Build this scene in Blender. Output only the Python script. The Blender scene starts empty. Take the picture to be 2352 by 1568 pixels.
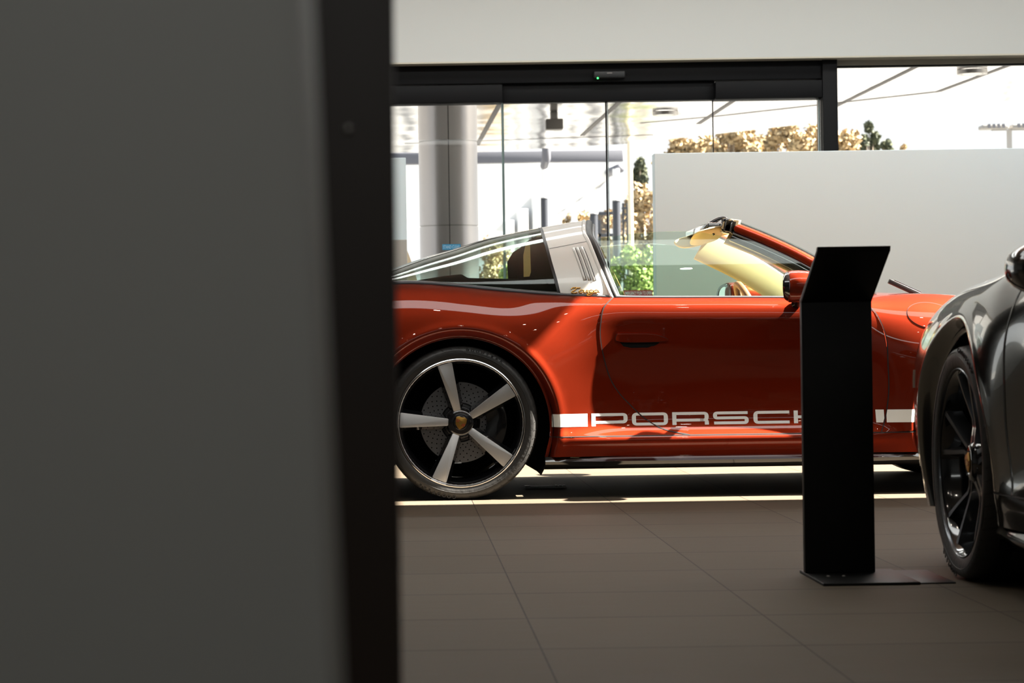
import bpy, bmesh, math, random
import numpy as np
from mathutils import Vector, Matrix, Euler
from mathutils.geometry import delaunay_2d_cdt
random.seed(7); RNG = np.random.default_rng(7)
PI = math.pi
SC = bpy.context.scene
COL = SC.collection

# ------------------------------------------------------------------ camera, world, sun, exposure
F, PX, PY, CH, ROLL = 5400.0, 917.0, 792.0, 0.70, 0.0145
cd = bpy.data.cameras.new('camera'); cam = bpy.data.objects.new('camera', cd); COL.objects.link(cam)
cd.sensor_width = 36.0; cd.lens = F / 2352 * 36.0
cd.shift_x = (1176 - PX) / 2352; cd.shift_y = (PY - 784) / 2352
cam.matrix_world = Matrix.Translation((0, 0, CH)) @ Matrix.Rotation(PI/2, 4, 'X') @ Matrix.Rotation(-ROLL, 4, 'Z')
cd.clip_start = 0.05; cd.clip_end = 400
cd.dof.use_dof = True; cd.dof.focus_distance = 10.6; cd.dof.aperture_fstop = 7.5
SC.camera = cam
SC.view_settings.view_transform = 'Standard'; SC.view_settings.look = 'None'
SC.view_settings.gamma = 1.0; SC.view_settings.use_curve_mapping = False
SC.view_settings.exposure = 0.55

w = bpy.data.worlds.new('world'); SC.world = w; w.use_nodes = True
nt = w.node_tree; nt.nodes.clear()
o_ = nt.nodes.new('ShaderNodeOutputWorld'); bg = nt.nodes.new('ShaderNodeBackground')
tc = nt.nodes.new('ShaderNodeTexCoord'); sx = nt.nodes.new('ShaderNodeSeparateXYZ'); rp = nt.nodes.new('ShaderNodeValToRGB')
nt.links.new(tc.outputs['Generated'], sx.inputs[0]); nt.links.new(sx.outputs['Z'], rp.inputs[0])
rp.color_ramp.elements[0].position = 0.0; rp.color_ramp.elements[0].color = (1.0, 0.98, 0.96, 1)
rp.color_ramp.elements[1].position = 0.6; rp.color_ramp.elements[1].color = (0.62, 0.78, 1.0, 1)
nt.links.new(rp.outputs[0], bg.inputs['Color']); bg.inputs['Strength'].default_value = 0.9
nt.links.new(bg.outputs[0], o_.inputs[0])

SUND = Vector((-1.0, 0.03, -1.0)).normalized()      # the way sunlight travels
sl = bpy.data.lights.new('sun', 'SUN'); sl.energy = 46.0; sl.angle = math.radians(0.6); sl.color = (1.0, 0.93, 0.82)
so = bpy.data.objects.new('sun', sl); COL.objects.link(so); so.location = (6, -6, 12)
so.rotation_euler = SUND.to_track_quat('-Z', 'Y').to_euler()
def lamp(name, loc, sx, sy, power, col=(0.98, 1.0, 0.97)):
    l = bpy.data.lights.new(name, 'AREA'); l.shape = 'RECTANGLE'; l.size = sx; l.size_y = sy; l.energy = power; l.color = col
    o = bpy.data.objects.new(name, l); COL.objects.link(o); o.location = loc; return o
lamp('added_ceiling_fill', (2.0, 14.1, 4.17), 9.0, 0.6, 125)  # unseen fill lamp, added to brighten the white partition
lamp('added_ceiling_fill', (2.0, 8.3, 4.17), 9.0, 1.0, 95)  # unseen fill lamp, added to lift the hoop and near flank
lamp('added_ceiling_fill', (2.0, 16.6, 4.17), 9.0, 0.6, 68)  # unseen fill lamp, added to brighten the wall above the doors
lamp('added_ceiling_fill', (1.0, -3.2, 4.17), 7.0, 1.0, 55)  # fill lamp added behind the camera for the grey foreground board

# ------------------------------------------------------------------ pixel helper: pixel + distance -> place
def at(px, py, D):
    u, v = px - PX, PY - py
    c, s = math.cos(ROLL), math.sin(ROLL)
    u0, v0 = u*c + v*s, -u*s + v*c
    return Vector((u0 * D / F, D, CH + v0 * D / F))
def on_z(px, py, z):
    p = at(px, py, 1.0); return at(px, py, (z - CH) / (p.z - CH))

# ------------------------------------------------------------------ materials
def mat(name):
    m = bpy.data.materials.new(name); m.use_nodes = True; m.node_tree.nodes.clear()
    return m, m.node_tree
def pbr(name, col, rough=0.5, metal=0.0, coat=0.0, bump=0.0, bscale=40.0, var=0.0, vscale=6.0, emis=0.0, spec=0.5, sheen=0.0, coatr=0.03):
    m, t = mat(name); N = t.nodes
    o = N.new('ShaderNodeOutputMaterial'); b = N.new('ShaderNodeBsdfPrincipled'); t.links.new(b.outputs[0], o.inputs[0])
    b.inputs['Base Color'].default_value = (*col, 1); b.inputs['Roughness'].default_value = rough
    b.inputs['Metallic'].default_value = metal; b.inputs['Coat Weight'].default_value = coat
    b.inputs['Coat Roughness'].default_value = coatr; b.inputs['Specular IOR Level'].default_value = spec
    b.inputs['Sheen Weight'].default_value = sheen
    if emis:
        b.inputs['Emission Color'].default_value = (*col, 1); b.inputs['Emission Strength'].default_value = emis
    tcn = N.new('ShaderNodeTexCoord')
    if bump:
        n = N.new('ShaderNodeTexNoise'); n.inputs['Scale'].default_value = bscale; n.inputs['Detail'].default_value = 3
        t.links.new(tcn.outputs['Object'], n.inputs['Vector'])
        bp = N.new('ShaderNodeBump'); bp.inputs['Strength'].default_value = bump; bp.inputs['Distance'].default_value = 0.01
        t.links.new(n.outputs['Fac'], bp.inputs['Height']); t.links.new(bp.outputs[0], b.inputs['Normal'])
    if var:
        n = N.new('ShaderNodeTexNoise'); n.inputs['Scale'].default_value = vscale; n.inputs['Detail'].default_value = 4
        t.links.new(tcn.outputs['Object'], n.inputs['Vector'])
        mx = N.new('ShaderNodeMix'); mx.data_type = 'RGBA'
        mx.inputs['A'].default_value = (*[c*(1-var) for c in col], 1); mx.inputs['B'].default_value = (*[min(1, c*(1+var)) for c in col], 1)
        t.links.new(n.outputs['Fac'], mx.inputs['Factor']); t.links.new(mx.outputs['Result'], b.inputs['Base Color'])
    return m
def thin_glass(name, tint, base=0.04, rough=0.0, power=5.0):
    m, t = mat(name); N = t.nodes
    o = N.new('ShaderNodeOutputMaterial'); mx = N.new('ShaderNodeMixShader')
    tr = N.new('ShaderNodeBsdfTransparent'); tr.inputs[0].default_value = (*tint, 1)
    gl = N.new('ShaderNodeBsdfGlossy'); gl.inputs['Roughness'].default_value = rough
    lw = N.new('ShaderNodeLayerWeight'); lw.inputs['Blend'].default_value = 0.5
    p = N.new('ShaderNodeMath'); p.operation = 'POWER'; p.inputs[1].default_value = power
    a = N.new('ShaderNodeMath'); a.operation = 'MULTIPLY_ADD'; a.inputs[1].default_value = 1 - base; a.inputs[2].default_value = base
    t.links.new(lw.outputs['Facing'], p.inputs[0]); t.links.new(p.outputs[0], a.inputs[0])
    t.links.new(a.outputs[0], mx.inputs[0]); t.links.new(tr.outputs[0], mx.inputs[1]); t.links.new(gl.outputs[0], mx.inputs[2])
    t.links.new(mx.outputs[0], o.inputs[0]); return m

def paint_mat(name, col, rough, metal, flake=0.10):
    m = pbr(name, col, rough=rough, metal=metal, coat=1.0, coatr=0.015)
    t = m.node_tree; N = t.nodes; b = [n for n in N if n.type == 'BSDF_PRINCIPLED'][0]
    tcn = N.new('ShaderNodeTexCoord'); v = N.new('ShaderNodeTexVoronoi'); v.inputs['Scale'].default_value = 900
    t.links.new(tcn.outputs['Object'], v.inputs['Vector'])
    mp = N.new('ShaderNodeMapRange'); mp.inputs['To Min'].default_value = rough - 0.04; mp.inputs['To Max'].default_value = rough + 0.06
    s = N.new('ShaderNodeSeparateColor'); t.links.new(v.outputs['Color'], s.inputs[0]); t.links.new(s.outputs[0], mp.inputs['Value'])
    t.links.new(mp.outputs[0], b.inputs['Roughness'])
    return m

M = {}
M['red'] = paint_mat('red_metallic_paint', (0.215, 0.019, 0.005), 0.52, 1.0)
M['dark_paint'] = paint_mat('dark_grey_metallic_paint', (0.20, 0.20, 0.19), 0.16, 1.0)
M['rubber'] = pbr('black_rubber', (0.012, 0.012, 0.012), 0.45)
M['tyre'] = pbr('tyre_rubber', (0.022, 0.021, 0.020), 0.48, bump=0.15, bscale=60)
M['black_gloss'] = pbr('gloss_black', (0.006, 0.006, 0.007), 0.12, coat=1.0)
M['black_plastic'] = pbr('black_plastic', (0.015, 0.015, 0.016), 0.42)
M['underbody'] = pbr('matt_black', (0.006, 0.006, 0.006), 0.85, spec=0.08)
M['silver_face'] = pbr('machined_aluminium', (0.80, 0.81, 0.83), 0.42, metal=1.0, bump=0.02, bscale=200)
M['lip'] = pbr('rim_lip_metal', (0.70, 0.70, 0.70), 0.18, metal=1.0)
M['targa_silver'] = pbr('satin_silver_paint', (0.86, 0.84, 0.79), 0.45, metal=0.05, coat=0.5)
M['gold'] = pbr('gold_metal', (0.85, 0.52, 0.14), 0.2, metal=1.0)
M['crest_gold'] = pbr('crest_gold', (0.75, 0.42, 0.10), 0.3, metal=1.0)
M['disc'] = pbr('brake_disc_steel', (0.20, 0.20, 0.21), 0.42, metal=0.8)
M['chrome'] = pbr('chrome', (0.75, 0.74, 0.73), 0.08, metal=1.0)
M['white_vinyl'] = pbr('white_vinyl', (0.86, 0.86, 0.83), 0.35, coat=0.4)
M['beige'] = pbr('beige_lining', (0.50, 0.39, 0.22), 0.7, bump=0.05, bscale=300)
M['tan'] = pbr('tan_leather', (0.66, 0.42, 0.17), 0.5, bump=0.1, bscale=90)
M['brown'] = pbr('brown_leather', (0.22, 0.10, 0.06), 0.45)
M['glass'] = thin_glass('car_glass', (0.89, 0.965, 0.925), 0.03)
M['glass_rear'] = thin_glass('rear_car_glass', (0.90, 0.97, 0.94), 0.03, power=4.0)
M['dark_glass'] = thin_glass('dark_car_glass', (0.25, 0.30, 0.28), 0.06)
M['pane'] = thin_glass('window_pane', (0.97, 0.985, 0.98), 0.02)
M['pane_edge'] = pbr('green_glass_edge', (0.22, 0.30, 0.29), 0.15)
M['mirror'] = pbr('mirror', (0.85, 0.9, 0.88), 0.02, metal=1.0)
M['frame_black'] = pbr('black_aluminium', (0.005, 0.005, 0.006), 0.5, spec=0.2)
M['stand_black'] = pbr('black_powder_coat', (0.004, 0.004, 0.004), 0.45, spec=0.2, bump=0.05, bscale=400)
M['wall_white'] = pbr('white_paint', (0.80, 0.80, 0.77), 0.75, bump=0.03, bscale=60)
M['soffit_warm'] = pbr('warm_white_paint', (0.80, 0.74, 0.62), 0.7)
M['panel_white'] = pbr('white_laminate', (0.70, 0.81, 0.84), 0.5)
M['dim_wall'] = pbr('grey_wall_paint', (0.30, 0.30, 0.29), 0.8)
M['front_grey'] = pbr('mid_grey_laminate', (0.36, 0.355, 0.335), 0.55, var=0.05, vscale=2)
M['front_brown'] = pbr('dark_brown_timber', (0.022, 0.013, 0.009), 0.5, var=0.2, vscale=5)
M['screw'] = pbr('steel_screw', (0.4, 0.38, 0.36), 0.35, metal=0.9)
M['plastic_lens'] = thin_glass('lamp_lens', (0.8, 0.8, 0.8), 0.2)

def floor_material():
    m, t = mat('stone_floor_tiles'); N = t.nodes; L = t.links
    o = N.new('ShaderNodeOutputMaterial'); b = N.new('ShaderNodeBsdfPrincipled'); L.new(b.outputs[0], o.inputs[0])
    g = N.new('ShaderNodeNewGeometry'); s = N.new('ShaderNodeSeparateXYZ'); L.new(g.outputs['Position'], s.inputs[0])
    def mth(op, a, bb=None, c=None):
        n = N.new('ShaderNodeMath'); n.operation = op
        for k, x in enumerate((a, bb, c)):
            if x is None: continue
            if isinstance(x, (int, float)): n.inputs[k].default_value = x
            else: L.new(x, n.inputs[k])
        return n.outputs[0]
    def joint(sock, off, wid):
        a = mth('DIVIDE', mth('SUBTRACT', sock, off), 0.6)
        d = mth('ABSOLUTE', mth('SUBTRACT', mth('FRACT', a), 0.5))      # .5 at the joint
        return mth('GREATER_THAN', d, 0.5 - wid / 0.6), mth('FLOOR', a)
    jx, cx = joint(s.outputs['X'], 0.315, 0.0020); jy, cy = joint(s.outputs['Y'], 5.38, 0.0050)
    j = mth('MAXIMUM', jx, jy)
    cv = N.new('ShaderNodeCombineXYZ'); L.new(cx, cv.inputs[0]); L.new(cy, cv.inputs[1])
    wn = N.new('ShaderNodeTexWhiteNoise'); L.new(cv.outputs[0], wn.inputs['Vector'])
    mp = N.new('ShaderNodeMapping'); mp.inputs['Scale'].default_value = (1.2, 14, 1); L.new(g.outputs['Position'], mp.inputs['Vector'])
    n1 = N.new('ShaderNodeTexNoise'); n1.inputs['Scale'].default_value = 4; n1.inputs['Detail'].default_value = 6; L.new(mp.outputs[0], n1.inputs['Vector'])
    n2 = N.new('ShaderNodeTexNoise'); n2.inputs['Scale'].default_value = 160; n2.inputs['Detail'].default_value = 3; L.new(g.outputs['Position'], n2.inputs['Vector'])
    f = mth('ADD', mth('MULTIPLY', n1.outputs['Fac'], 0.6), mth('ADD', mth('MULTIPLY', n2.outputs['Fac'], 0.5), mth('MULTIPLY', wn.outputs['Value'], 0.22)))
    r = N.new('ShaderNodeValToRGB'); L.new(f, r.inputs[0])
    r.color_ramp.elements[0].position = 0.3; r.color_ramp.elements[0].color = (0.064, 0.049, 0.034, 1)
    r.color_ramp.elements[1].position = 1.0; r.color_ramp.elements[1].color = (0.104, 0.083, 0.060, 1)
    mx = N.new('ShaderNodeMix'); mx.data_type = 'RGBA'; L.new(j, mx.inputs['Factor'])
    L.new(r.outputs[0], mx.inputs['A']); mx.inputs['B'].default_value = (0.018, 0.015, 0.012, 1)
    L.new(mx.outputs['Result'], b.inputs['Base Color'])
    L.new(mth('MULTIPLY_ADD', n1.outputs['Fac'], 0.20, 0.56), b.inputs['Roughness'])
    b.inputs['Specular IOR Level'].default_value = 0.13
    bp = N.new('ShaderNodeBump'); bp.inputs['Strength'].default_value = 0.12; bp.inputs['Distance'].default_value = 0.002
    L.new(n2.outputs['Fac'], bp.inputs['Height']); L.new(bp.outputs[0], b.inputs['Normal'])
    return m
M['floor'] = floor_material()

# ------------------------------------------------------------------ object helpers
def tag(o, label=None, cat=None, group=None, kind=None):
    if label: o['label'] = label
    if cat: o['category'] = cat
    if group: o['group'] = group
    if kind: o['kind'] = kind
    return o
def empty(name, loc, rz=0.0):
    o = bpy.data.objects.new(name, None); COL.objects.link(o); o.location = loc; o.rotation_euler = (0, 0, rz)
    o.empty_display_size = 0.1; return o
def link(name, me, m, parent=None, smooth=None):
    o = bpy.data.objects.new(name, me); COL.objects.link(o)
    for mm in (m if isinstance(m, (list, tuple)) else [m]): me.materials.append(mm)
    if parent is not None: o.parent = parent
    return o
def bm_obj(name, bm, m, parent=None, smooth=False, angle=None):
    me = bpy.data.meshes.new(name); bm.normal_update(); bm.to_mesh(me); bm.free()
    if smooth:
        me.polygons.foreach_set('use_smooth', [True]*len(me.polygons))
        if angle is not None:
            me.set_sharp_from_angle(angle=math.radians(angle))
    return link(name, me, m, parent)
def py_obj(name, verts, faces, m, parent=None, smooth=False, angle=None):
    me = bpy.data.meshes.new(name); me.from_pydata([tuple(v) for v in verts], [], faces); me.update()
    if smooth:
        me.polygons.foreach_set('use_smooth', [True]*len(me.polygons))
        if angle is not None: me.set_sharp_from_angle(angle=math.radians(angle))
    return link(name, me, m, parent)
def box_bm(bm, lo, hi, bev=0.0, mtx=None):
    lo, hi = Vector(lo), Vector(hi)
    r = bmesh.ops.create_cube(bm, size=1.0)
    vs = r['verts']; c = (lo+hi)/2; s = hi-lo
    for v in vs: v.co = Vector((v.co.x*s.x, v.co.y*s.y, v.co.z*s.z)) + c
    if bev > 0:
        es = list({e for v in vs for e in v.link_edges})
        rr = bmesh.ops.bevel(bm, geom=es, offset=bev, segments=3, profile=0.5, affect='EDGES')
        vs = list({v for f in rr['faces'] for v in f.verts} | {v for v in vs if v.is_valid})
    if mtx is not None:
        for v in vs: v.co = mtx @ v.co
    return vs
def box(name, lo, hi, m, parent=None, bev=0.0, smooth=None):
    bm = bmesh.new(); box_bm(bm, lo, hi, bev)
    return bm_obj(name, bm, m, parent, smooth=bev > 0, angle=35)
def tube_data(pts, r, n=10, closed=False, caps=True, ry=None):
    pts = [Vector(p) for p in pts]; V = []; Fc = []; k = len(pts)
    rr = r if isinstance(r, (list, tuple)) else [r]*k
    up0 = None
    for i, p in enumerate(pts):
        a = pts[(i-1) % k] if (closed or i > 0) else pts[i]
        b = pts[(i+1) % k] if (closed or i < k-1) else pts[i]
        d = (b-a).normalized()
        if up0 is None:
            up0 = Vector((0, 0, 1)) if abs(d.z) < 0.9 else Vector((0, 1, 0))
        s = d.cross(up0).normalized(); u = s.cross(d).normalized(); up0 = u
        for j in range(n):
            t = 2*PI*j/n
            V.append(p + s*math.cos(t)*(ry or rr[i]) + u*math.sin(t)*rr[i])
    for i in range(k if closed else k-1):
        i2 = (i+1) % k
        for j in range(n):
            j2 = (j+1) % n
            Fc.append((i*n+j, i*n+j2, i2*n+j2, i2*n+j))
    if caps and not closed:
        Fc.append(tuple(reversed(range(n)))); Fc.append(tuple((k-1)*n+j for j in range(n)))
    return V, Fc
def tube(name, pts, r, m, parent=None, n=10, closed=False):
    V, Fc = tube_data(pts, r, n, closed); return py_obj(name, V, Fc, m, parent, smooth=True, angle=60)
def lathe(name, prof, m, parent=None, seg=64, mtx=None, closed=False, smooth=True, angle=40):
    """prof: (r, h) revolved about Y (wheel axle): h along -Y = outward"""
    V = []; Fc = []; n = len(prof)
    for i in range(seg):
        a = 2*PI*i/seg
        for r, h in prof: V.append(Vector((r*math.cos(a), h, r*math.sin(a))))
    for i in range(seg):
        i2 = (i+1) % seg
        for j in range(n if closed else n-1):
            j2 = (j+1) % n
            Fc.append((i*n+j, i*n+j2, i2*n+j2, i2*n+j))
    if mtx is not None: V = [mtx @ v for v in V]
    return py_obj(name, V, Fc, m, parent, smooth=smooth, angle=angle)
def prism(name, poly, h0, h1, m, parent=None, axis='y', bev=0.0, mtx=None):
    """extrude 2-D poly (a,b) along axis between h0 and h1; a,b = the other two axes in order"""
    bm = bmesh.new()
    def P(a, b, h): return {'y': (a, h, b), 'z': (a, b, h), 'x': (h, a, b)}[axis]
    v0 = [bm.verts.new(P(a, b, h0)) for a, b in poly]; v1 = [bm.verts.new(P(a, b, h1)) for a, b in poly]
    bm.faces.new(v0); bm.faces.new(list(reversed(v1)))
    n = len(poly)
    for i in range(n): bm.faces.new((v0[i], v1[i], v1[(i+1) % n], v0[(i+1) % n]))
    bmesh.ops.recalc_face_normals(bm, faces=bm.faces)
    if bev:
        bmesh.ops.bevel(bm, geom=[e for e in bm.edges if e.calc_face_angle(0) > 0.5], offset=bev, segments=2, profile=0.5, affect='EDGES')
    if mtx is not None: bmesh.ops.transform(bm, matrix=mtx, verts=bm.verts)
    return bm_obj(name, bm, m, parent, smooth=bev > 0, angle=30)

def text_obj(name, s, size, m, parent, mtx, depth=0.0008, shear=0.0, fit=None, align='CENTER', bold=0.0):
    c = bpy.data.curves.new(name, 'FONT'); c.body = s; c.size = size; c.extrude = depth; c.shear = shear
    c.align_x = align; c.align_y = 'CENTER'; c.offset = bold
    o = bpy.data.objects.new(name, c); COL.objects.link(o)
    dg = bpy.context.evaluated_depsgraph_get(); me = bpy.data.meshes.new_from_object(o.evaluated_get(dg))
    bpy.data.objects.remove(o)
    if fit:
        co = np.empty(len(me.vertices)*3); me.vertices.foreach_get('co', co); co = co.reshape(-1, 3)
        for k in range(2):
            a, b = co[:, k].min(), co[:, k].max(); co[:, k] = (co[:, k]-(a+b)/2)*fit[k]/(b-a)
        me.vertices.foreach_set('co', co.ravel())
    me.transform(mtx); me.materials.clear()
    return link(name, me, m, parent)

# ------------------------------------------------------------------ 2-D tools + surface panels
def cubic(xs, ys):
    xs, ys = np.array(xs, float), np.array(ys, float); n = len(xs); h = np.diff(xs)
    A = np.eye(n); r = np.zeros(n)
    for i in range(1, n-1):
        A[i, i-1] = h[i-1]; A[i, i] = 2*(h[i-1]+h[i]); A[i, i+1] = h[i]
        r[i] = 6*((ys[i+1]-ys[i])/h[i]-(ys[i]-ys[i-1])/h[i-1])
    k = np.linalg.solve(A, r)
    def f(x):
        x = np.clip(np.asarray(x, float), xs[0], xs[-1]); i = np.clip(np.searchsorted(xs, x)-1, 0, n-2)
        a = xs[i+1]-x; b = x-xs[i]; hh = h[i]
        return k[i]*a**3/(6*hh)+k[i+1]*b**3/(6*hh)+(ys[i]/hh-k[i]*hh/6)*a+(ys[i+1]/hh-k[i+1]*hh/6)*b
    return f
def sst(t): t = np.clip(t, 0, 1); return t*t*(3-2*t)
def sst5(t): t = np.clip(t, 0, 1); return t**3*(t*(6*t-15)+10)
def inside(poly, P):
    poly = np.asarray(poly); x, y = P[:, 0], P[:, 1]; r = np.zeros(len(P), bool); j = len(poly)-1
    for i in range(len(poly)):
        xi, yi = poly[i]; xj, yj = poly[j]
        c = ((yi > y) != (yj > y)) & (x < (xj-xi)*(y-yi)/((yj-yi) if yj != yi else 1e-12)+xi)
        r ^= c; j = i
    return r
def densify(loop, step, closed=True):
    out = []; n = len(loop)
    for i in range(n if closed else n-1):
        a, b = np.array(loop[i], float), np.array(loop[(i+1) % n], float)
        k = max(1, int(math.ceil(np.linalg.norm(b-a)/step)))
        for j in range(k): out.append(tuple(a+(b-a)*j/k))
    if not closed: out.append(tuple(loop[-1]))
    return out
def smooth_line(pts, step=0.02):
    """Catmull-Rom through pts"""
    P = [np.array(p, float) for p in pts]; P = [2*P[0]-P[1]] + P + [2*P[-1]-P[-2]]; out = []
    for i in range(1, len(P)-2):
        k = max(2, int(np.linalg.norm(P[i+1]-P[i])/step))
        for j in range(k):
            t = j/k
            out.append(tuple(0.5*((2*P[i])+(-P[i-1]+P[i+1])*t+(2*P[i-1]-5*P[i]+4*P[i+1]-P[i+2])*t*t+(-P[i-1]+3*P[i]-3*P[i+1]+P[i+2])*t**3)))
    out.append(tuple(P[-2])); return out
def panel(name, m, parent, outline, holes, fmap, step=0.025, side=1, hem=0.006, off=0.0, astep=None, extra=(), flip=False):
    """sheet over a 2-D outline, mapped by fmap(u,v)->(x,y,z) arrays; side -1 mirrors in y. Edges turned in by hem."""
    loops = [densify(outline, step)] + [densify(h, step) for h in holes]
    pts = []; edges = []; bidx = []
    for L in loops:
        s = len(pts); pts += list(L); n = len(L); edges += [(s+i, s+(i+1) % n) for i in range(n)]; bidx.append((s, n))
    O = np.array(loops[0]); lo, hi = O.min(0), O.max(0)
    gx, gy = np.meshgrid(np.arange(lo[0]+step/2, hi[0], step), np.arange(lo[1]+step/2, hi[1], (astep or step)))
    G = np.stack([gx.ravel(), gy.ravel()], 1)
    keep = inside(loops[0], G)
    for L in loops[1:]: keep &= ~inside(L, G)
    B = np.array(pts)
    if len(extra):
        Xp = np.array(extra); kx = inside(loops[0], Xp); Xp = Xp[kx]
        G = G[keep]
        if len(Xp):
            dd = np.full(len(G), 9.0)
            for i in range(0, len(Xp), 256): dd = np.minimum(dd, np.sqrt(((G[:, None]-Xp[None, i:i+256])**2).sum(2)).min(1))
            G = np.concatenate([G[dd > step*.35], Xp])
    else: G = G[keep]
    if len(G):
        d = np.full(len(G), 9.0)
        for i in range(0, len(B), 256):
            d = np.minimum(d, np.sqrt(((G[:, None]-B[None, i:i+256])**2).sum(2)).min(1))
        G = G[d > (.003 if len(extra) else step*0.4)]
    allp = [Vector(p) for p in pts] + [Vector(p) for p in G]
    V, E, T, ov, oe, of = delaunay_2d_cdt(allp, edges, [], 0, 1e-7)
    V = np.array([tuple(v) for v in V]); T = [t for t in T if len(t) >= 3]
    Cn = np.array([V[list(t)].mean(0) for t in T]); k = inside(loops[0], Cn)
    for L in loops[1:]: k &= ~inside(L, Cn)
    T = [T[i] for i in range(len(T)) if k[i]]
    e = 1e-4
    P = np.stack(fmap(V[:, 0], V[:, 1]), 1)
    du = (np.stack(fmap(V[:, 0]+e, V[:, 1]), 1)-np.stack(fmap(V[:, 0]-e, V[:, 1]), 1))
    dv = (np.stack(fmap(V[:, 0], V[:, 1]+e), 1)-np.stack(fmap(V[:, 0], V[:, 1]-e), 1))
    Nn = np.cross(du, dv); ln = np.linalg.norm(Nn, axis=1, keepdims=True); Nn = Nn/np.maximum(ln, 1e-12)
    if flip: Nn = -Nn
    P = P + Nn*off
    if side < 0: P[:, 1] *= -1; Nn[:, 1] *= -1
    # orient faces with normals
    faces = []
    for t in T:
        t = list(t); a, b, c = P[t[0]], P[t[1]], P[t[2]]
        if np.dot(np.cross(b-a, c-a), Nn[t].mean(0)) < 0: t.reverse()
        faces.append(t)
    verts = P.tolist(); norms = Nn.tolist(); nv = len(verts); cnorm = []
    for t in faces: cnorm += [norms[i] for i in t]
    if hem > 0:
        ed = {}
        for t in faces:
            for i in range(len(t)):
                a, b = t[i], t[(i+1) % len(t)]; ed[(a, b)] = 1
        bd = [(a, b) for (a, b) in ed if (b, a) not in ed]
        mp = {}
        for a, b in bd:
            for q in (a, b):
                if q not in mp:
                    mp[q] = len(verts); verts.append((P[q]).tolist()); verts.append((P[q]-Nn[q]*hem).tolist())
        for a, b in bd:
            f = [mp[b], mp[a], mp[a]+1, mp[b]+1]; faces.append(f)
            p0, p1, p2 = (np.array(verts[i]) for i in f[:3]); nn = np.cross(p1-p0, p2-p0); l = np.linalg.norm(nn)
            nn = (nn/l).tolist() if l > 1e-12 else [0, 0, 1]
            cnorm += [nn]*4
        # inner skin so that the sheet has real thickness
        base = len(verts); verts += (P-Nn*hem).tolist()
        for t in T and [f for f in faces if max(f) < nv]:
            faces.append([base+i for i in reversed(t)]); cnorm += [(-np.array(norms[i])).tolist() for i in reversed(t)]
    me = bpy.data.meshes.new(name); me.from_pydata(verts, [], faces); me.update()
    me.polygons.foreach_set('use_smooth', [True]*len(me.polygons))
    if len(cnorm) == len(me.loops): me.normals_split_custom_set(cnorm)
    return link(name, me, m, parent)
def strip(name, m, parent, line, width, fmap, side=1, off=0.001, closed=False, step=0.015, dirw=None, data=False, flip=False):
    """flat ribbon on a surface following a 2-D line"""
    L = densify(line, step, closed); L = np.array(L); n = len(L)
    if closed: T = np.roll(L, -1, 0)-np.roll(L, 1, 0)
    else:
        T = np.gradient(L, axis=0)
    T /= np.maximum(np.linalg.norm(T, axis=1, keepdims=True), 1e-9); Nn = np.stack([-T[:, 1], T[:, 0]], 1)
    wv = np.full(n, width/2) if dirw is None else np.sqrt((Nn[:, 0]*dirw[0]/2)**2+(Nn[:, 1]*dirw[1]/2)**2)
    A, B = L+Nn*wv[:, None], L-Nn*wv[:, None]; V = np.concatenate([A, B]); e = 1e-4
    P = np.stack(fmap(V[:, 0], V[:, 1]), 1)
    du = np.stack(fmap(V[:, 0]+e, V[:, 1]), 1)-np.stack(fmap(V[:, 0]-e, V[:, 1]), 1)
    dv = np.stack(fmap(V[:, 0], V[:, 1]+e), 1)-np.stack(fmap(V[:, 0], V[:, 1]-e), 1)
    N3 = np.cross(du, dv); N3 /= np.maximum(np.linalg.norm(N3, axis=1, keepdims=True), 1e-12)
    if flip: N3 = -N3
    P = P+N3*off
    if side < 0: P[:, 1] *= -1
    Fc = [(i, n+i, n+(i+1) % n, (i+1) % n) for i in range(n if closed else n-1)]
    if data: return P, Fc
    return py_obj(name, P, Fc, m, parent, smooth=True)
def merge(datas):
    V = []; Fc = []
    for P, Q in datas:
        b = len(V); V += [tuple(p) for p in P]; Fc += [tuple(i+b for i in f) for f in Q]
    return V, Fc

# ------------------------------------------------------------------ the sports car body (local: x forward, y left, z up, origin on the ground below the rear axle)
YC, XR = 11.425, 0.271                     # red car: centre line distance, rear axle
WB, AZ = 2.45, 0.325                       # wheelbase, arch centre height
RA = 0.402; RF = 0.388                     # arch radii
ZT = cubic([-1.05, -.85, -.55, -.27, .1, .46, .69, 1.2, 1.56, 1.85, 2.06, 2.33, 2.6, 2.9, 3.15, 3.35, 3.46],
           [.74, .86, .945, .978, .950, .916, .903, .893, .886, .885, .897, .882, .862, .838, .80, .755, .71])
WD = cubic([.10, .187, .235, .255, .275, .30, .36, .45, .55, .66, .76, .82, .855, .88, .90, .93],
           [.850, .862, .866, .873, .866, .846, .826, .824, .830, .843, .852, .855, .850, .836, .800, .70])
WR = cubic([.10, .187, .30, .42, .55, .65, .72, .79, .85, .885, .90, .93],
           [.87, .890, .912, .928, .936, .931, .918, .892, .855, .825, .800, .70])
WF = cubic([.10, .187, .30, .42, .55, .66, .74, .80, .85, .88, .90, .93],
           [.86, .875, .895, .908, .913, .908, .893, .870, .835, .800, .765, .68])
def zprime(x, z):
    zt = ZT(x); return z+(.90-zt)*sst((z-.40)/(zt-.42))
def flare(x):
    x = np.asarray(x, float)
    return 1-sst5((x-.10)/.74), sst5((x-(WB-.90))/.62)
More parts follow.
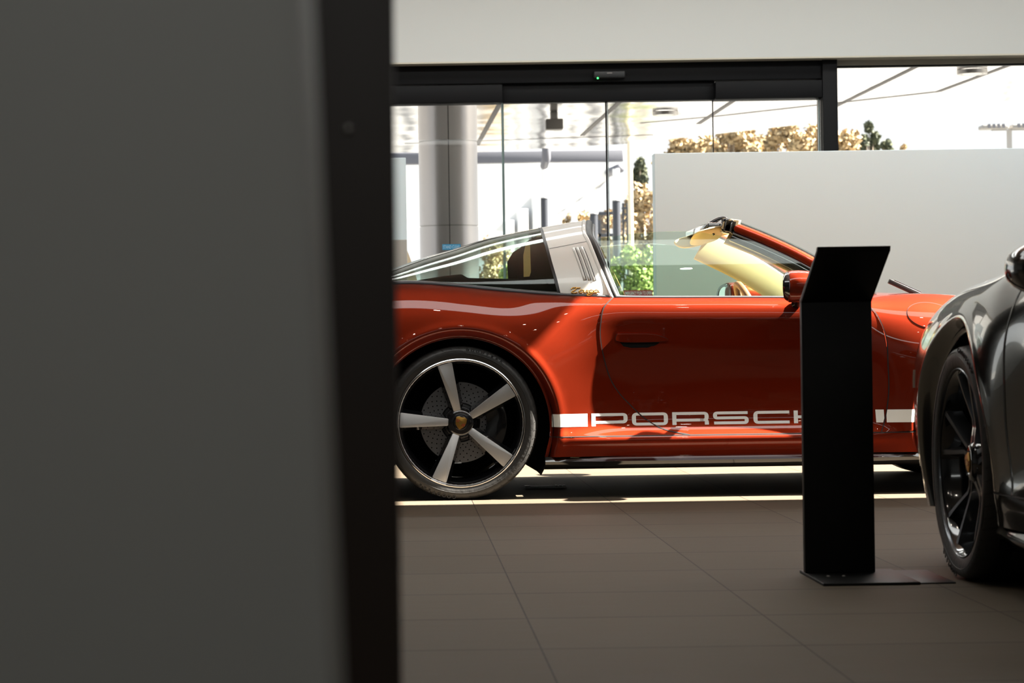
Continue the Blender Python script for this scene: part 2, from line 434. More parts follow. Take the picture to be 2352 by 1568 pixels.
def halfw(x, z):
    x = np.asarray(x, float); z = np.asarray(z, float); zp = zprime(x, z)
    r, f = flare(x); d = WD(zp)
    wv = d+(WR(zp)-d)*r+(WF(zp)-d)*f
    for cx, R in ((0, RA), (WB, RF)):
        rr = np.hypot(x-cx, z-AZ); k = np.where(z < .86, 1, 0)
        wv = wv-.048*sst((R+.045-rr)/.045)*k+.004*np.exp(-((rr-R-.052)/.02)**2)*k
    tf = np.clip((x-2.70)/.80, 0, .975); tr = np.clip((-.50-x)/.60, 0, .965)
    return wv*(1-tf**3.0)**(1/2.2)*(1-tr**3)**(1/2.4)
def side_map(x, z):
    return x, -halfw(x, z), z
ZC = cubic([-1.05, -.85, -.65, -.45, -.27, -.13, 0, .114, .287, .417, .526, .602, .64, 1.3, 1.9, 2.2, 2.6, 3.0, 3.25, 3.46],
           [.76, .885, .955, 1.012, 1.075, 1.122, 1.158, 1.193, 1.232, 1.255, 1.273, 1.283, 1.284, 1.1, .93, .905, .872, .832, .782, .722])
def top_map(x, t):
    """greenhouse / deck surface: t 0 near belt .. 1 centre .. 2 far belt"""
    x = np.asarray(x, float); t = np.asarray(t, float)
    zb = ZT(x); wb = halfw(x, zb); zc = np.maximum(ZC(x), zb+.008)
    s = np.where(t <= 1, 1, -1); tt = np.clip(np.where(t <= 1, t, 2-t), 0, 1)
    z = zb+(zc-zb)*np.sin(tt*PI/2)**1.22
    wv = wb*np.cos(tt*PI/2)**.74
    wv = wv+(t-1)*-1e-9
    return x, -wv*s, z
def top_flat(x, t):
    """bonnet and engine lid: gently crowned between the two wings"""
    x = np.asarray(x, float); zb = ZT(x); wb = halfw(x, zb); k = np.clip(1-np.asarray(t, float), -.9999, .9999)
    cr = np.maximum(ZC(x)-zb, .012)
    return x, -wb*k, zb+cr*(1-k**2)**.8

def arch(cx, R, zlow, rev=False, n=36):
    a0 = math.asin((zlow-AZ)/R); A = [PI-a0+(2*a0-PI)*i/n for i in range(n+1)]
    A = [a0+(PI-2*a0)*i/n for i in range(n+1)] if not rev else [PI-a0-(PI-2*a0)*i/n for i in range(n+1)]
    return [(cx+R*math.cos(a), AZ+R*math.sin(a)) for a in A]
RINGS = [(cx+(R+dr)*math.cos(a), AZ+(R+dr)*math.sin(a)) for cx, R in ((0, RA), (WB, RF)) for dr in (.007, .014, .021, .028, .034, .039, .044, .048, .052, .056, .061, .067, .075, .085) for a in np.linspace(-.5, PI+.5, 230)]
DZB = .277                                # door bottom seam
def car_px(px, py, wv):                   # pixel on the red car -> its side view
    p = at(px, py, YC-wv); return (p.x-XR, p.z)
SEAM_R = smooth_line([(.703, .903), car_px(1388, 705, .86), car_px(1381, 740, .88), car_px(1380, 775, .88), car_px(1388, 820, .88), car_px(1403, 870, .86),
                      car_px(1425, 905, .85), car_px(1444, 925, .85), car_px(1475, 955, .85), car_px(1505, 976, .85), car_px(1540, 990, .85), car_px(1585, 998, .86)])
SEAM_F = smooth_line([(1.72, .886), car_px(1975, 691, .84), car_px(2003, 707, .87), car_px(2017, 724, .88), car_px(2031, 755, .89), car_px(2038, 788, .89), car_px(2040, 830, .89),
                      car_px(2040, 900, .87), car_px(2033, 960, .87), car_px(2024, 990, .87), (SEAM_R[-1][0]+.86, DZB)])
SEAM_R[-1] = (SEAM_R[-1][0], DZB)
def top_edge(x0, x1, n=30):
    return [(x, float(ZT(x))) for x in np.linspace(x0, x1, n)]

def crest(parent, y, k, m_gold):
    """shield badge: gold shield, dark and red bars, small centre shield"""
    def sh(s, cx=0, cz=0): return [(cx+a*s, cz+b*s) for a, b in [(-.5, .55), (-.25, .62), (0, .58), (.25, .62), (.5, .55), (.52, .1), (.42, -.25), (.2, -.5), (0, -.64), (-.2, -.5), (-.42, -.25), (-.52, .1)]]
    o = prism('crest', sh(.030*k), y, y-.003, m_gold, parent)
    pts = []
    return o

def make_wheel(root, x, side, R, rim, style, mats, zc):
    """side -1 = right (outer face at -y), +1 = left. wheel mesh in its own frame, outer face towards -Y."""
    wdt = .30 if x < 1 else .25
    y0 = -(.885 if x < 1 else .880)
    hub = empty_wheel = None
    Mx = Matrix.Translation((x, y0 if side < 0 else -y0, zc)) @ (Matrix.Identity(4) if side < 0 else Matrix.Rotation(PI, 4, 'Z'))
    # h = +y inward from outer face
    r = rim
    barrel = lathe('wheel', [(r*.985, .004), (r*.955, .012), (r*.93, .035), (r*.90, .07), (r*.88, .14), (r*.90, wdt-.02), (r*.97, wdt), (r*1.0, wdt-.01), (r*.93, .14), (r*.99, .02)],
                   mats['rim'], root, seg=72, closed=True)
    barrel.matrix_basis = Mx
    wl = barrel
    lathe('tyre', [(r*.99, .022), (r*.995, .006), (r*1.02, -.002), (r*1.045, -.006), (R*.93, -.010), (R*.965, -.003), (R*.985, .010), (R, .034), (R, .034+(wdt-.07)*.25), (R-.004, .036+(wdt-.07)*.26), (R-.004, .040+(wdt-.07)*.27), (R, .042+(wdt-.07)*.28),
                   (R, wdt-.036), (R*.985, wdt-.01), (R*.93, wdt+.008), (r*1.03, wdt), (r*.99, wdt-.02)], M['tyre'], wl, seg=96, closed=True, angle=50)
    # sidewall ridge and tread grooves
    if side < 0 or style == 'twin':
        V = []; Fc = []
        for i in range(56):
            a = 2*PI*i/56; ca, sa = math.cos(a), math.sin(a); t = Vector((-sa, 0, ca)); rr = Vector((ca, 0, sa))
            b = len(V); q = .0016
            for rrr, hh in ((R*.955, -.006), (R*.988, .008), (R+.0008, .034), (R+.0008, .075)):
                sk = (hh+.006)*.5
                V += [rr*(rrr+.0006)+t*(-q+sk)+Vector((0, hh-.001, 0)), rr*(rrr+.0006)+t*(q+sk)+Vector((0, hh-.001, 0))]
            for k in range(3): Fc.append((b+2*k, b+2*k+1, b+2*k+3, b+2*k+2))
        py_obj('tread_groove', V, Fc, M['rubber'], wl)
        n = 160; pts = []
        for i in range(n):
            a = 2*PI*i/n; dg = (math.degrees(a)) % 120
            rr = R*.905 if dg < 85 else (R*.905+R*.035*sst((dg-85)/3.5) if dg < 100 else R*.905+R*.035*(1-sst((dg-100)/20)))
            rr = float(rr); pts.append((rr*math.cos(a), -.0085, rr*math.sin(a)))
        V, Fc = tube_data(pts, .0016, 6, closed=True); py_obj('sidewall_ridge', V, Fc, M['tyre'], wl, smooth=True)
        # raised maker's name on the sidewall
        txt = 'GOODYEAR'; rt = R*.958
        for kk, a0 in enumerate((math.radians(84), math.radians(264))):
            for i, ch in enumerate(txt):
                a = a0-math.radians(4.0)*i
                mt = Matrix.Rotation(-(a-PI/2), 4, 'Y') @ Matrix.Translation((0, -.0085, rt)) @ Matrix.Rotation(PI/2, 4, 'X')
                lt = text_obj('sidewall_letter', ch, .022, M['black_plastic'], wl, mt, depth=.0012)
    lip = lathe('rim_lip', [(r*.985, .002), (r*1.0, -.006), (r*1.012, -.004), (r*1.012, .012), (r*.985, .012)] if style == 'fuchs' else
                [(r*.99, .0), (r*1.0, -.004), (r*1.008, -.002), (r*1.008, .01), (r*.99, .01)], mats['lip'], wl, seg=96, closed=True)
    if style == 'fuchs':
        lathe('rim_ring', [(r*.965, .010), (r*.985, .003), (r*.985, .012)], mats['face'], wl, seg=96)
        # black spoke bodies + machined faces
        lathe('hub', [(.0, .036), (.03, .036), (.034, .030), (.050, .030), (.062, .040), (.075, .075), (.075, .12), (0, .12)], mats['rim'], wl, seg=48)
        for k in range(5):
            a = math.radians(104.5+72*k)
            def pol(pts, ia=a): return [(p*math.cos(ia)-q*math.sin(ia), p*math.sin(ia)+q*math.cos(ia)) for p, q in pts]
            bm = bmesh.new()
            sec = [(.045, .030, .038), (.10, .034, .030), (.18, .040, .024), (.262, .052, .014), (.283, .058, .012)]
            rows = []
            for p, q, h in sec:
                q2 = q*.62
                P2 = [(p, -q, h+.045), (p, -q2, h+.004), (p, q2, h+.004), (p, q, h+.045)]
                rows.append([bm.verts.new((pp*math.cos(a)-qq*math.sin(a), hh, pp*math.sin(a)+qq*math.cos(a))) for pp, qq, hh in P2])
            for i in range(4):
                for j in range(3): bm.faces.new((rows[i][j], rows[i+1][j], rows[i+1][j+1], rows[i][j+1]))
            bmesh.ops.recalc_face_normals(bm, faces=bm.faces)
            sp = bm_obj('spoke', bm, mats['rim'], wl, smooth=True, angle=40)
            # face: rounded trapezoid
            def rnd(a0, b0, w0, w1, rad):
                out = []
                for cxx, cyy, st in ((a0+rad, w0-rad, PI/2), (a0+rad, -w0+rad, PI), (b0-rad, -w1+rad, 3*PI/2), (b0-rad, w1-rad, 0)):
                    for q in range(5): an = st+PI/2*q/4; out.append((cxx+rad*math.cos(an), cyy+rad*math.sin(an)))
                return out
            tr = rnd(.055, .274, .0165, .0335, .007)
            bm = bmesh.new()
            def hh(p): return .036-.026*(p-.055)/.22
            v0 = [bm.verts.new((p*math.cos(a)-q*math.sin(a), hh(p)+.006, p*math.sin(a)+q*math.cos(a))) for p, q in tr]
            v1 = [bm.verts.new((p*math.cos(a)-q*math.sin(a), hh(p)-.0015, p*math.sin(a)+q*math.cos(a))) for p, q in tr]
            bm.faces.new(v1)
            for i in range(len(v0)): bm.faces.new((v0[i], v1[i], v1[(i+1) % len(v0)], v0[(i+1) % len(v0)]))
            bmesh.ops.recalc_face_normals(bm, faces=bm.faces)
            bmesh.ops.bevel(bm, geom=[e for e in bm.edges if len(e.link_faces) == 2 and e.calc_face_angle(0) > 1.0], offset=.0015, segments=2, affect='EDGES', profile=.5)
            o = bm_obj('spoke_face', bm, mats['face'], wl, smooth=True, angle=30)
            if side > 0: pass
            # nuts between spokes
            an = a+math.radians(36)
            lathe('wheel_bolt', [(0, .040), (.009, .040), (.011, .046), (.011, .07)], M['black_gloss'], wl, seg=14, mtx=Matrix.Translation((.054*math.cos(an), 0, .054*math.sin(an))))
    else:
        lathe('hub', [(.0, .028), (.03, .028), (.034, .024), (.048, .026), (.062, .040), (.070, .075), (.070, .12), (0, .12)], mats['rim'], wl, seg=48)
        for k in range(5):
            a = math.radians(90+72*k)
            bm = bmesh.new()
            for sgn in (-1, 1):
                path = [(.050, sgn*.016, .034), (.10, sgn*.012, .040), (.125, sgn*.014, .038), (.19, sgn*.040, .022), (.262, sgn*.066, .006)]
                wds = [.013, .011, .010, .010, .014]
                rows = []
                for (p, q, h), wd in zip(path, wds):
                    P2 = [(p, q-wd*1.3, h+.045), (p, q-wd*.6, h+.002), (p, q+wd*.6, h+.002), (p, q+wd*1.3, h+.045)]
                    rows.append([bm.verts.new((pp*math.cos(a)-qq*math.sin(a), h2, pp*math.sin(a)+qq*math.cos(a))) for pp, qq, h2 in P2])
                for i in range(len(path)-1):
                    for j in range(3): bm.faces.new((rows[i][j], rows[i+1][j], rows[i+1][j+1], rows[i][j+1]))
            bmesh.ops.recalc_face_normals(bm, faces=bm.faces)
            bm_obj('spoke', bm, mats['face'], wl, smooth=True, angle=40)
            an = a+math.radians(36)
            lathe('wheel_bolt', [(0, .034), (.009, .034), (.011, .042), (.011, .07)], M['black_gloss'], wl, seg=14, mtx=Matrix.Translation((.050*math.cos(an), 0, .050*math.sin(an))))
    # centre cap with a shield crest
    cap = lathe('centre_cap', [(0, .024), (.030, .025), (.034, .030), (.034, .045)], M['black_gloss'], wl, seg=32)
    sh = [(-.5, .45), (-.25, .55), (0, .52), (.25, .55), (.5, .45), (.50, .1), (.42, -.22), (.2, -.46), (0, -.60), (-.2, -.46), (-.42, -.22), (-.50, .1)]
    s = .050; rot = math.radians(-12) if style == 'fuchs' else math.radians(20)
    def rt2(a, b): return (a*math.cos(rot)-b*math.sin(rot), a*math.sin(rot)+b*math.cos(rot))
    prism('crest', [rt2(a*s, b*s) for a, b in sh], .0245, .0205, M['crest_gold'], wl, bev=.0008)
    bm = bmesh.new()
    for (cx, cz, ww, hh_) in [(-.26, .22, .34, .07), (-.26, .08, .34, .07), (.26, -.08, .34, .07), (.24, -.22, .28, .07)]:
        p = rt2(cx*s, cz*s)
        box_bm(bm, (-ww*s/2, .0195, -hh_*s/2), (ww*s/2, .021, hh_*s/2), 0, Matrix.Translation((p[0], 0, p[1])) @ Matrix.Rotation(-rot, 4, 'Y'))
    bm_obj('crest_band', bm, M['crest_dark'], wl)
    prism('crest_shield', [rt2(a*s*.34, b*s*.34) for a, b in sh], .0215, .0190, M['gold'], wl)
    # brake
    rd = .182
    bm = bmesh.new()
    dm = lathe('brake_disc', [(.085, .105), (.09, .098), (rd, .098), (rd, .128), (.09, .128)], M['disc'], wl, seg=72)
    V = []; Fc = []
    for i in range(30):
        for j in range(6):
            a = 2*PI*(i/30)+j*.10; rr = .100+j*.0145
            b = len(V); c = Vector((rr*math.cos(a), .0974, rr*math.sin(a)))
            V += [c+Vector((.0032*math.cos(q*PI/3), 0, .0032*math.sin(q*PI/3))) for q in range(6)]; Fc.append(tuple(b+q for q in range(6)))
    py_obj('disc_holes', V, Fc, M['underbody'], wl)
    lathe('disc_bell', [(0, .085), (.07, .085), (.085, .100), (.085, .115)], M['black_plastic'], wl, seg=40)
    A = [math.radians(-38+76*i/14) for i in range(15)]
    poly = [(.212*math.cos(a), .212*math.sin(a)) for a in A]+[(.118*math.cos(a), .118*math.sin(a)) for a in reversed(A)]
    prism('brake_caliper', poly, .068, .155, M['black_gloss'], wl, bev=.008)
    return wl

def make_car(name, loc, rz, paint, spec):
    """spec: dict of look options"""
    root = empty(name, loc, rz)
    red = spec['red']
    zlow = .187
    xa_r = math.sqrt(RA**2-(zlow-AZ)**2); xa_f = math.sqrt(RF**2-(zlow-AZ)**2)
    g = .0018
    for side in (1, -1):       # panel(): side 1 = right flank (y<0), -1 = left flank
        # rear quarter: tail ... door seam, sill
        ow = [(-1.04, .30)]+[(x, z) for x, z in [(-.95, .22), (-.7, .20)]]+[(-xa_r, zlow)]+list(reversed(arch(0, RA, zlow)))[1:-1]+[(xa_r, zlow)]
        ow = [(-1.04, .32), (-.95, .22), (-.7, .20)]+arch(0, RA, zlow, rev=True)+[(xa_r+.004, DZB+.001 if False else zlow)]
        ow = [(-1.04, .32), (-.95, .22), (-.7, .20)]+arch(0, RA, zlow, rev=True)
        q = arch(0, RA, DZB, rev=True)
        ow = [(-1.04, .32), (-.95, .22), (-.7, .20), (-xa_r, zlow)]+[p for p in arch(0, RA, zlow, rev=True, n=60)[1:] if not (p[0] > 0 and p[1] < DZB+.004)]+[q[-1]]
        ow += [(x-g, z) for x, z in reversed(SEAM_R)]
        ow += list(reversed(top_edge(-1.04, SEAM_R[0][0]-g, 50)))
        panel('rear_quarter_panel', paint, root, ow, [], side_map, side=side, step=.022, extra=RINGS)
        # door
        dr = [(x+g, z) for x, z in SEAM_R]+[(x-g, z) for x, z in reversed(SEAM_F)]+list(reversed(top_edge(SEAM_R[0][0]+g, SEAM_F[0][0]-g, 40)))[1:-1]
        door = panel('door', paint, root, dr, [], side_map, side=side, step=.022)
        # front wing
        q2 = arch(WB, RF, DZB, rev=True)
        fw = [(x+g, z) for x, z in SEAM_F]+[p for p in arch(WB, RF, zlow, rev=True, n=60)[:-1] if not (p[0] < WB and p[1] < DZB)]
        fw += [(WB+xa_f, zlow), (3.15, .17), (3.38, .20), (3.455, .30)]+list(reversed(top_edge(SEAM_F[0][0]+g, 3.455, 50)))
        panel('front_wing', paint, root, fw, [], side_map, side=side, step=.022, extra=RINGS)
        # sill
        sl_ = [(xa_r, zlow), (WB-xa_f, zlow), (q2[0][0], DZB-g), (q[-1][0], DZB-g)]
        panel('sill', paint, root, sl_, [], side_map, side=side, step=.015)
        # sill blade
        V = []; Fc = []; xs = np.linspace(xa_r, WB-xa_f, 40)
        for x in xs:
            b = float(sst((x-xa_r)/.35)); e = float(sst((WB-xa_f-x)/.25)); k = b*e
            prof = [(.80, .19), (.862, .187), (.866+.014*k, .176), (.872+.022*k, .166), (.866+.020*k, .152), (.84+.02*k, .132+.006*(1-b)), (.80, .128), (.70, .130)]
            for yy, zz in prof: V.append((x, -yy if side > 0 else yy, zz))
        n = 8
        for i in range(len(xs)-1):
            for j in range(n-1):
                f = (i*n+j, (i+1)*n+j, (i+1)*n+j+1, i*n+j+1); Fc.append(f if side < 0 else tuple(reversed(f)))
        Fc.append(tuple(range(n))); Fc.append(tuple((len(xs)-1)*n+j for j in reversed(range(n))))
        py_obj('sill_blade', V, Fc, M['black_gloss'], root, smooth=True, angle=50)
        # door seams: dark gap with a rounded painted edge beside it
        for ln in (SEAM_R, SEAM_F):
            strip('panel_gap', M['rubber'], root, ln, .0045, side_map, side=side, off=.0018)
            E = np.array(ln); x_, y_, z_ = side_map(E[:, 0]-.0035, E[:, 1]); s_ = 1 if side > 0 else -1
            tube('panel_edge', [(a, (b-.0005)*s_, c) for a, b, c in zip(x_, y_, z_)], .0014, paint, root, n=6)
        strip('panel_gap', M['rubber'], root, [(q[-1][0], DZB), (q2[0][0], DZB)], .004, side_map, side=side, off=.0012)
        # belt seal
        E = np.array(top_edge(-.30, 1.78, 60)); x_, y_, z_ = side_map(E[:, 0], E[:, 1]); s_ = 1 if side > 0 else -1
        V, Fc = tube_data([(a, (b+.004)*s_, c+.001) for a, b, c in zip(x_, y_, z_)], [.0115 if a < .45 else (.0085 if a < .75 else .007) for a in E[:, 0]], 8)
        py_obj('belt_seal', V, Fc, M['seal'], root, smooth=True)
        # wheel arch liners and inner tub
        for cx, R in ((0, RA), (WB, RF)):
            V = []; Fc = []; A = np.linspace(-.55, PI+.55, 40)
            for a in A:
                for yy, RR in ((.86, R+.012), (.84, R+.02), (.50, R+.02)):
                    V.append((cx+RR*math.cos(a), -yy*s_, AZ+RR*math.sin(a)))
            c0 = len(V); V.append((cx, -.50*s_, AZ))
            for i in range(len(A)-1):
                for j in range(2): Fc.append((i*3+j, (i+1)*3+j, (i+1)*3+j+1, i*3+j+1))
                Fc.append((i*3+2, (i+1)*3+2, c0))
            py_obj('wheel_arch_liner', V, Fc, M['underbody'], root, smooth=True, angle=40)
        # inner door card
        box('door_card', (.55, min(-.76*s_, -.735*s_), .30), (1.95, max(-.76*s_, -.735*s_), .878), M['black_plastic'], root, bev=.008)
    # bonnet and engine lid
    panel('bonnet', paint, root, [(1.83, .0), (3.455, .0), (3.455, 2.0), (1.83, 2.0)], [], top_flat, side=1, step=.04, flip=False)
    panel('engine_lid', paint, root, [(-1.04, 0), (-.52, 0), (-.52, 2.0), (-1.04, 2.0)], [], top_flat, side=1, step=.04)
    # nose and tail skins
    for xx, lo, nm in ((3.455, .20, 'front_bumper'), (-1.04, .25, 'rear_bumper')):
        zs = np.linspace(lo, float(ZT(xx)), 14); ts = np.linspace(-1, 1, 15); V = []; Fc = []
        sg = 1 if xx > 0 else -1
        for z in zs:
            hw = float(halfw(np.array([xx]), np.array([max(z, .30)]))[0])
            for t in ts: V.append((xx+sg*.045*(1-t*t)*(1-.25*((z-.5)/.3)**2), hw*t, z))
        for i in range(13):
            for j in range(14): Fc.append((i*15+j, i*15+j+1, (i+1)*15+j+1, (i+1)*15+j))
        py_obj(nm, V, Fc, paint, root, smooth=True)
    # floor pan (body in black between the wheels)
    bm = bmesh.new()
    box_bm(bm, (.47, -.80, .135), (2.0, .80, .19), .01); box_bm(bm, (-.98, -.49, .16), (3.35, .49, .42), .02)
    bm_obj('floor_pan', bm, M['underbody'], root)
    # windscreen frame
    if red:
        nb, nh = Vector((1.90, -.735, .888)), Vector((1.30, -.530, 1.240))
    else:
        nb, nh = Vector((1.90, -.735, .888)), Vector((1.30, -.53, 1.240))
    def wsp(s, k):                         # s 0 base..1 header ; k -1 right .. 1 left
        a, b = nb.lerp(nh, s), None
        y = -a.y*k; bow = (1-k*k)
        return Vector((a.x+.085*bow*(1-.25*s), y, a.z+.028*math.sin(PI*s)+.018*bow*s+.030*bow*(1-s)))
    ax = (nb-nh).normalized()
    dn = Vector((0, 1, 0)).cross(ax); dn = dn if dn.z < 0 else -dn      # down-back, square to the pillar in the side view
    dn.y = 0; dn.normalize()
    def swept(nm, s0, s1, d0, d1, y0, y1, m, side, rnd=.006, k=14, taper=1.0):
        """bar along the pillar, between offsets d0..d1 below its top line and y0..y1 inward"""
        V = []; Fc = []; sec = []
        w_, h_ = (y1-y0), (d1-d0)
        for (cx, cy, st) in ((w_-rnd, h_-rnd, 0), (rnd, h_-rnd, PI/2), (rnd, rnd, PI), (w_-rnd, rnd, 3*PI/2)):
            for q_ in range(4): an = st+PI/2*q_/3; sec.append((cx+rnd*math.cos(an), cy+rnd*math.sin(an)))
        for i in range(k+1):
            s = s0+(s1-s0)*i/k; c = wsp(s, -1)
            f = 1+(taper-1)*(1-i/k)
            for a, b in sec:
                p = c+dn*(d0+b*f)+Vector((0, y0+a, 0)); V.append((p.x, p.y if side > 0 else -p.y, p.z))
        n = len(sec)
        for i in range(k):
            for j in range(n): Fc.append((i*n+j, i*n+(j+1) % n, (i+1)*n+(j+1) % n, (i+1)*n+j))
        Fc.append(tuple(range(n))); Fc.append(tuple(k*n+j for j in reversed(range(n))))
        o = py_obj(nm, V, Fc, m, root, smooth=True, angle=40)
        return o
    for side in (1, -1):
        swept('windscreen_pillar', -.02, 1.0, -.004, .045, 0, .05, paint, side, rnd=.018, taper=1.25)
        swept('pillar_seal_highlight', -.02, .99, .045, .054, -.002, .04, M['seal'], side, rnd=.004)  # grey strip painting the highlight along the black seal
        swept('pillar_seal', -.02, .985, .053, .088, .002, .045, M['black_gloss'], side, rnd=.012, taper=1.4)
        swept('pillar_lining', -.02, 1.0, -.002, (.105 if side > 0 else   .148) if red else .10, .045, .066, M['beige'] if red else M['black_plastic'], side, rnd=.010)
    # windscreen
    def ws_map(u, v):
        P = [wsp(float(a), float(b)*.97) for a, b in zip(u, v)]; P = np.array([tuple(p) for p in P]); return P[:, 0], P[:, 1], P[:, 2]+.010
    panel('windscreen', M['glass'], root, [(-.02, -1), (1.0, -1), (1.0, 1), (-.02, 1)], [], ws_map, step=.07, hem=.004, flip=True)
    # header
    V = []; Fc = []
    sec = [(.012, .014), (-.03, .020), (-.062, .008), (-.070, -.020), (-.05, -.038), (-.0, -.034)]
    ks = np.linspace(-1, 1, 25)
    for k in ks:
        c = wsp(1.0, float(k))
        for a, b in sec: V.append((c.x+a, c.y, c.z+b))
    n = len(sec)
    for i in range(24):
        for j in range(n): Fc.append((i*n+j, (i+1)*n+j, (i+1)*n+(j+1) % n, i*n+(j+1) % n))
    Fc.append(tuple(range(n))); Fc.append(tuple(24*n+j for j in reversed(range(n))))
    py_obj('windscreen_header', V, Fc, M['beige'] if red else paint, root, smooth=True, angle=50)
    # door mirror
    for side in (1, -1):
        s_ = side
        mx, my, mz = spec['mirror']
        bm = bmesh.new(); bmesh.ops.create_uvsphere(bm, u_segments=32, v_segments=20, radius=1.0)
        for v in bm.verts:
            x, y, z = v.co
            sx_ = (abs(x)**.75)*math.copysign(1, x); sy = (abs(y)**.85)*math.copysign(1, y); sz = (abs(z)**.72)*math.copysign(1, z)
            if sx_ < -.30: sx_ = -.30-(abs(sx_)-.30)*.12
            v.co = Vector((sx_*.145-.0, sy*.115, sz*.071*(1-.22*max(0, sx_))+.004*sx_))
        bmesh.ops.transform(bm, matrix=Matrix.Translation((mx, -s_*my, mz)) @ Matrix.Rotation(-s_*.12, 4, 'Z'), verts=bm.verts)
        sm = bm_obj('door_mirror', bm, M['black_gloss'] if not red else paint, root, smooth=True)
        bm = bmesh.new(); bmesh.ops.create_circle(bm, cap_ends=True, segments=40, radius=1.0)
        for v in bm.verts:
            x, y = v.co.x, v.co.y
            v.co = Vector((0, (abs(x)**.8)*math.copysign(1, x)*.085, (abs(y)**.75)*math.copysign(1, y)*.048))
        r_ = bmesh.ops.extrude_face_region(bm, geom=bm.faces[:]); bmesh.ops.translate(bm, vec=(-.004, 0, 0), verts=[g_ for g_ in r_['geom'] if isinstance(g_, bmesh.types.BMVert)])
        bmesh.ops.recalc_face_normals(bm, faces=bm.faces)
        bmesh.ops.transform(bm, matrix=Matrix.Translation((mx-.053, -s_*my, mz)) @ Matrix.Rotation(-s_*.26, 4, 'Z'), verts=bm.verts)
        bm_obj('mirror_glass', bm, M['mirror'], sm)
        bz_ = lathe('mirror_bezel', [(.80, 0), (1.0, 0), (1.12, .010), (1.14, .030), (1.0, .034), (.8, .02)], M['black_gloss'], sm, seg=40, closed=True,
              mtx=Matrix.Translation((mx-.060, -s_*my, mz)) @ Matrix.Rotation(-s_*.26-PI/2, 4, 'Z') @ Matrix.Diagonal((.098, 1, .059, 1)))
        tube('mirror_arm', [(mx+.02, -s_*(my-.06), mz-.045), (mx+.02, -s_*(my-.13), mz-.075), (mx+.01, -s_*.84, .862)], [.020, .018, .024], M['black_gloss'], sm, n=12)
    # glass of the doors
    if red:
        ln = [car_px(*p) for p in [(1371, 549, .67), (1400, 543, .66), (1470, 535, .655), (1554, 531, .65), (1619, 535, .655), (1668, 545, .66)]]
        gl = smooth_line(ln, .03)
        gl += [tuple(np.array((wsp(s, -1)+dn*.06).xz)) for s in (.85, .6, .35, .1)]
        gl += [(1.82, .878), (1.2, .885), (.76, .896)]
    else:
        gl = [(.80, .896), (.62, 1.2), (.8, 1.245), (1.2, 1.235)]+[tuple(np.array((wsp(s, -1)+dn*.06).xz)) for s in (.85, .6, .35, .1)]+[(1.82, .878), (1.2, .885)]
    def win_map(x, z):
        d = z-.905; return x, -(.790-.30*d-.42*d*np.abs(d)), z
    for side in (1, -1):
        panel('door_window', M['glass'] if red else M['dark_glass'], root, gl, [], win_map, side=side, step=.05, hem=.0045)
    # rear dome glass, hoop
    def t_of(px, py):
        wv = .7
        for _ in range(12):
            p = at(px, py, YC-wv); x = p.x-XR
            zb = float(ZT(x)); zc = max(float(ZC(x)), zb+.008); q_ = min(max((p.z-zb)/(zc-zb), 0), .9999)
            t = math.asin(q_**(1/1.22))*2/PI; wv = float(halfw(np.array([x]), np.array([zb]))[0])*math.cos(t*PI/2)**.74
        return (x, t)
    if red:
        eR = [t_of(*p) for p in [(1288, 676), (1280, 645), (1267, 600), (1258, 565), (1250, 538)]]
        eF = [t_of(*p) for p in [(1408, 681), (1389, 640), (1370, 595), (1354, 555), (1343, 528)]]
        eR[0] = (eR[0][0], 0); eF[0] = (eF[0][0], 0); eR.append((.417, 1.0)); eF.append((.635, 1.0))
        eR = smooth_line(eR, .03); eF = smooth_line(eF, .03)
        full = lambda e: list(e)+[(x, 2-t) for x, t in reversed(e[:-1])]
        hoop = full(eF)+list(reversed(full(eR)))
        panel('targa_hoop', M['targa_silver'], root, hoop, [], top_map, step=.03, hem=.02)
        rg = [(x-.012, t) for x, t in full(eR)]+[(-.50, 1.985), (-.56, 1.6), (-.58, 1), (-.56, .4), (-.50, .015)]
        panel('rear_window', M['glass_rear'], root, rg, [], top_map, step=.04, hem=.004)
        strip('hoop_seal', M['rubber'], root, full([(x-.006, t) for x, t in eR]), .014, top_map, off=.001)
        # rounded front lip of the hoop, seal behind it, seam, slots
        P = np.stack(top_map(*np.array(full(eF)).T), 1)
        V, Fc = tube_data([(a-.004, b*.995, c-.004) for a, b, c in P], .011, 10); py_obj('hoop_edge', V, Fc, M['targa_silver'], root, smooth=True)
        V, Fc = tube_data([(a+.018, b*.985, c-.012) for a, b, c in P], .018, 10); py_obj('hoop_seal', V, Fc, M['rubber'], root, smooth=True)
        V, Fc = tube_data([(a+.040, b*.965, c-.022) for a, b, c in P], .009, 10); py_obj('hoop_seal', V, Fc, M['seal'], root, smooth=True)
        for sd in (1, -1):
            strip('hoop_seam', M['rubber'], root, [t_of(1262, 571), t_of(1307, 562.5), t_of(1352, 554)], .004, top_map, side=sd, off=.0008)
            for (a, b) in (((1319, 570), (1345, 643)), ((1328, 569), (1355.5, 643)), ((1338, 568), (1366.5, 644))):
                A_, B_ = t_of(*a), t_of(*b); pts = []
                for i in range(9):
                    f_ = i/8; p = (A_[0]+(B_[0]-A_[0])*f_, A_[1]+(B_[1]-A_[1])*f_); x_, y_, z_ = top_map(np.array([p[0]]), np.array([p[1]])); pts.append((x_[0]-.004, y_[0]*sd-.001*sd, z_[0]))
                V, Fc = tube_data(pts, .0065, 8); sg = py_obj('hoop_gill', V, Fc, M['targa_silver'], root, smooth=True)
                pts = [(p[0]+.0078, p[1]-.0012*sd, p[2]) for p in pts]
                V, Fc = tube_data(pts, .0022, 6); py_obj('gill_slot', V, Fc, M['rubber'], sg, smooth=True)
        # script badge
        def badge_pt(u, v): return t_of(1310+67*u, 674-14*v)
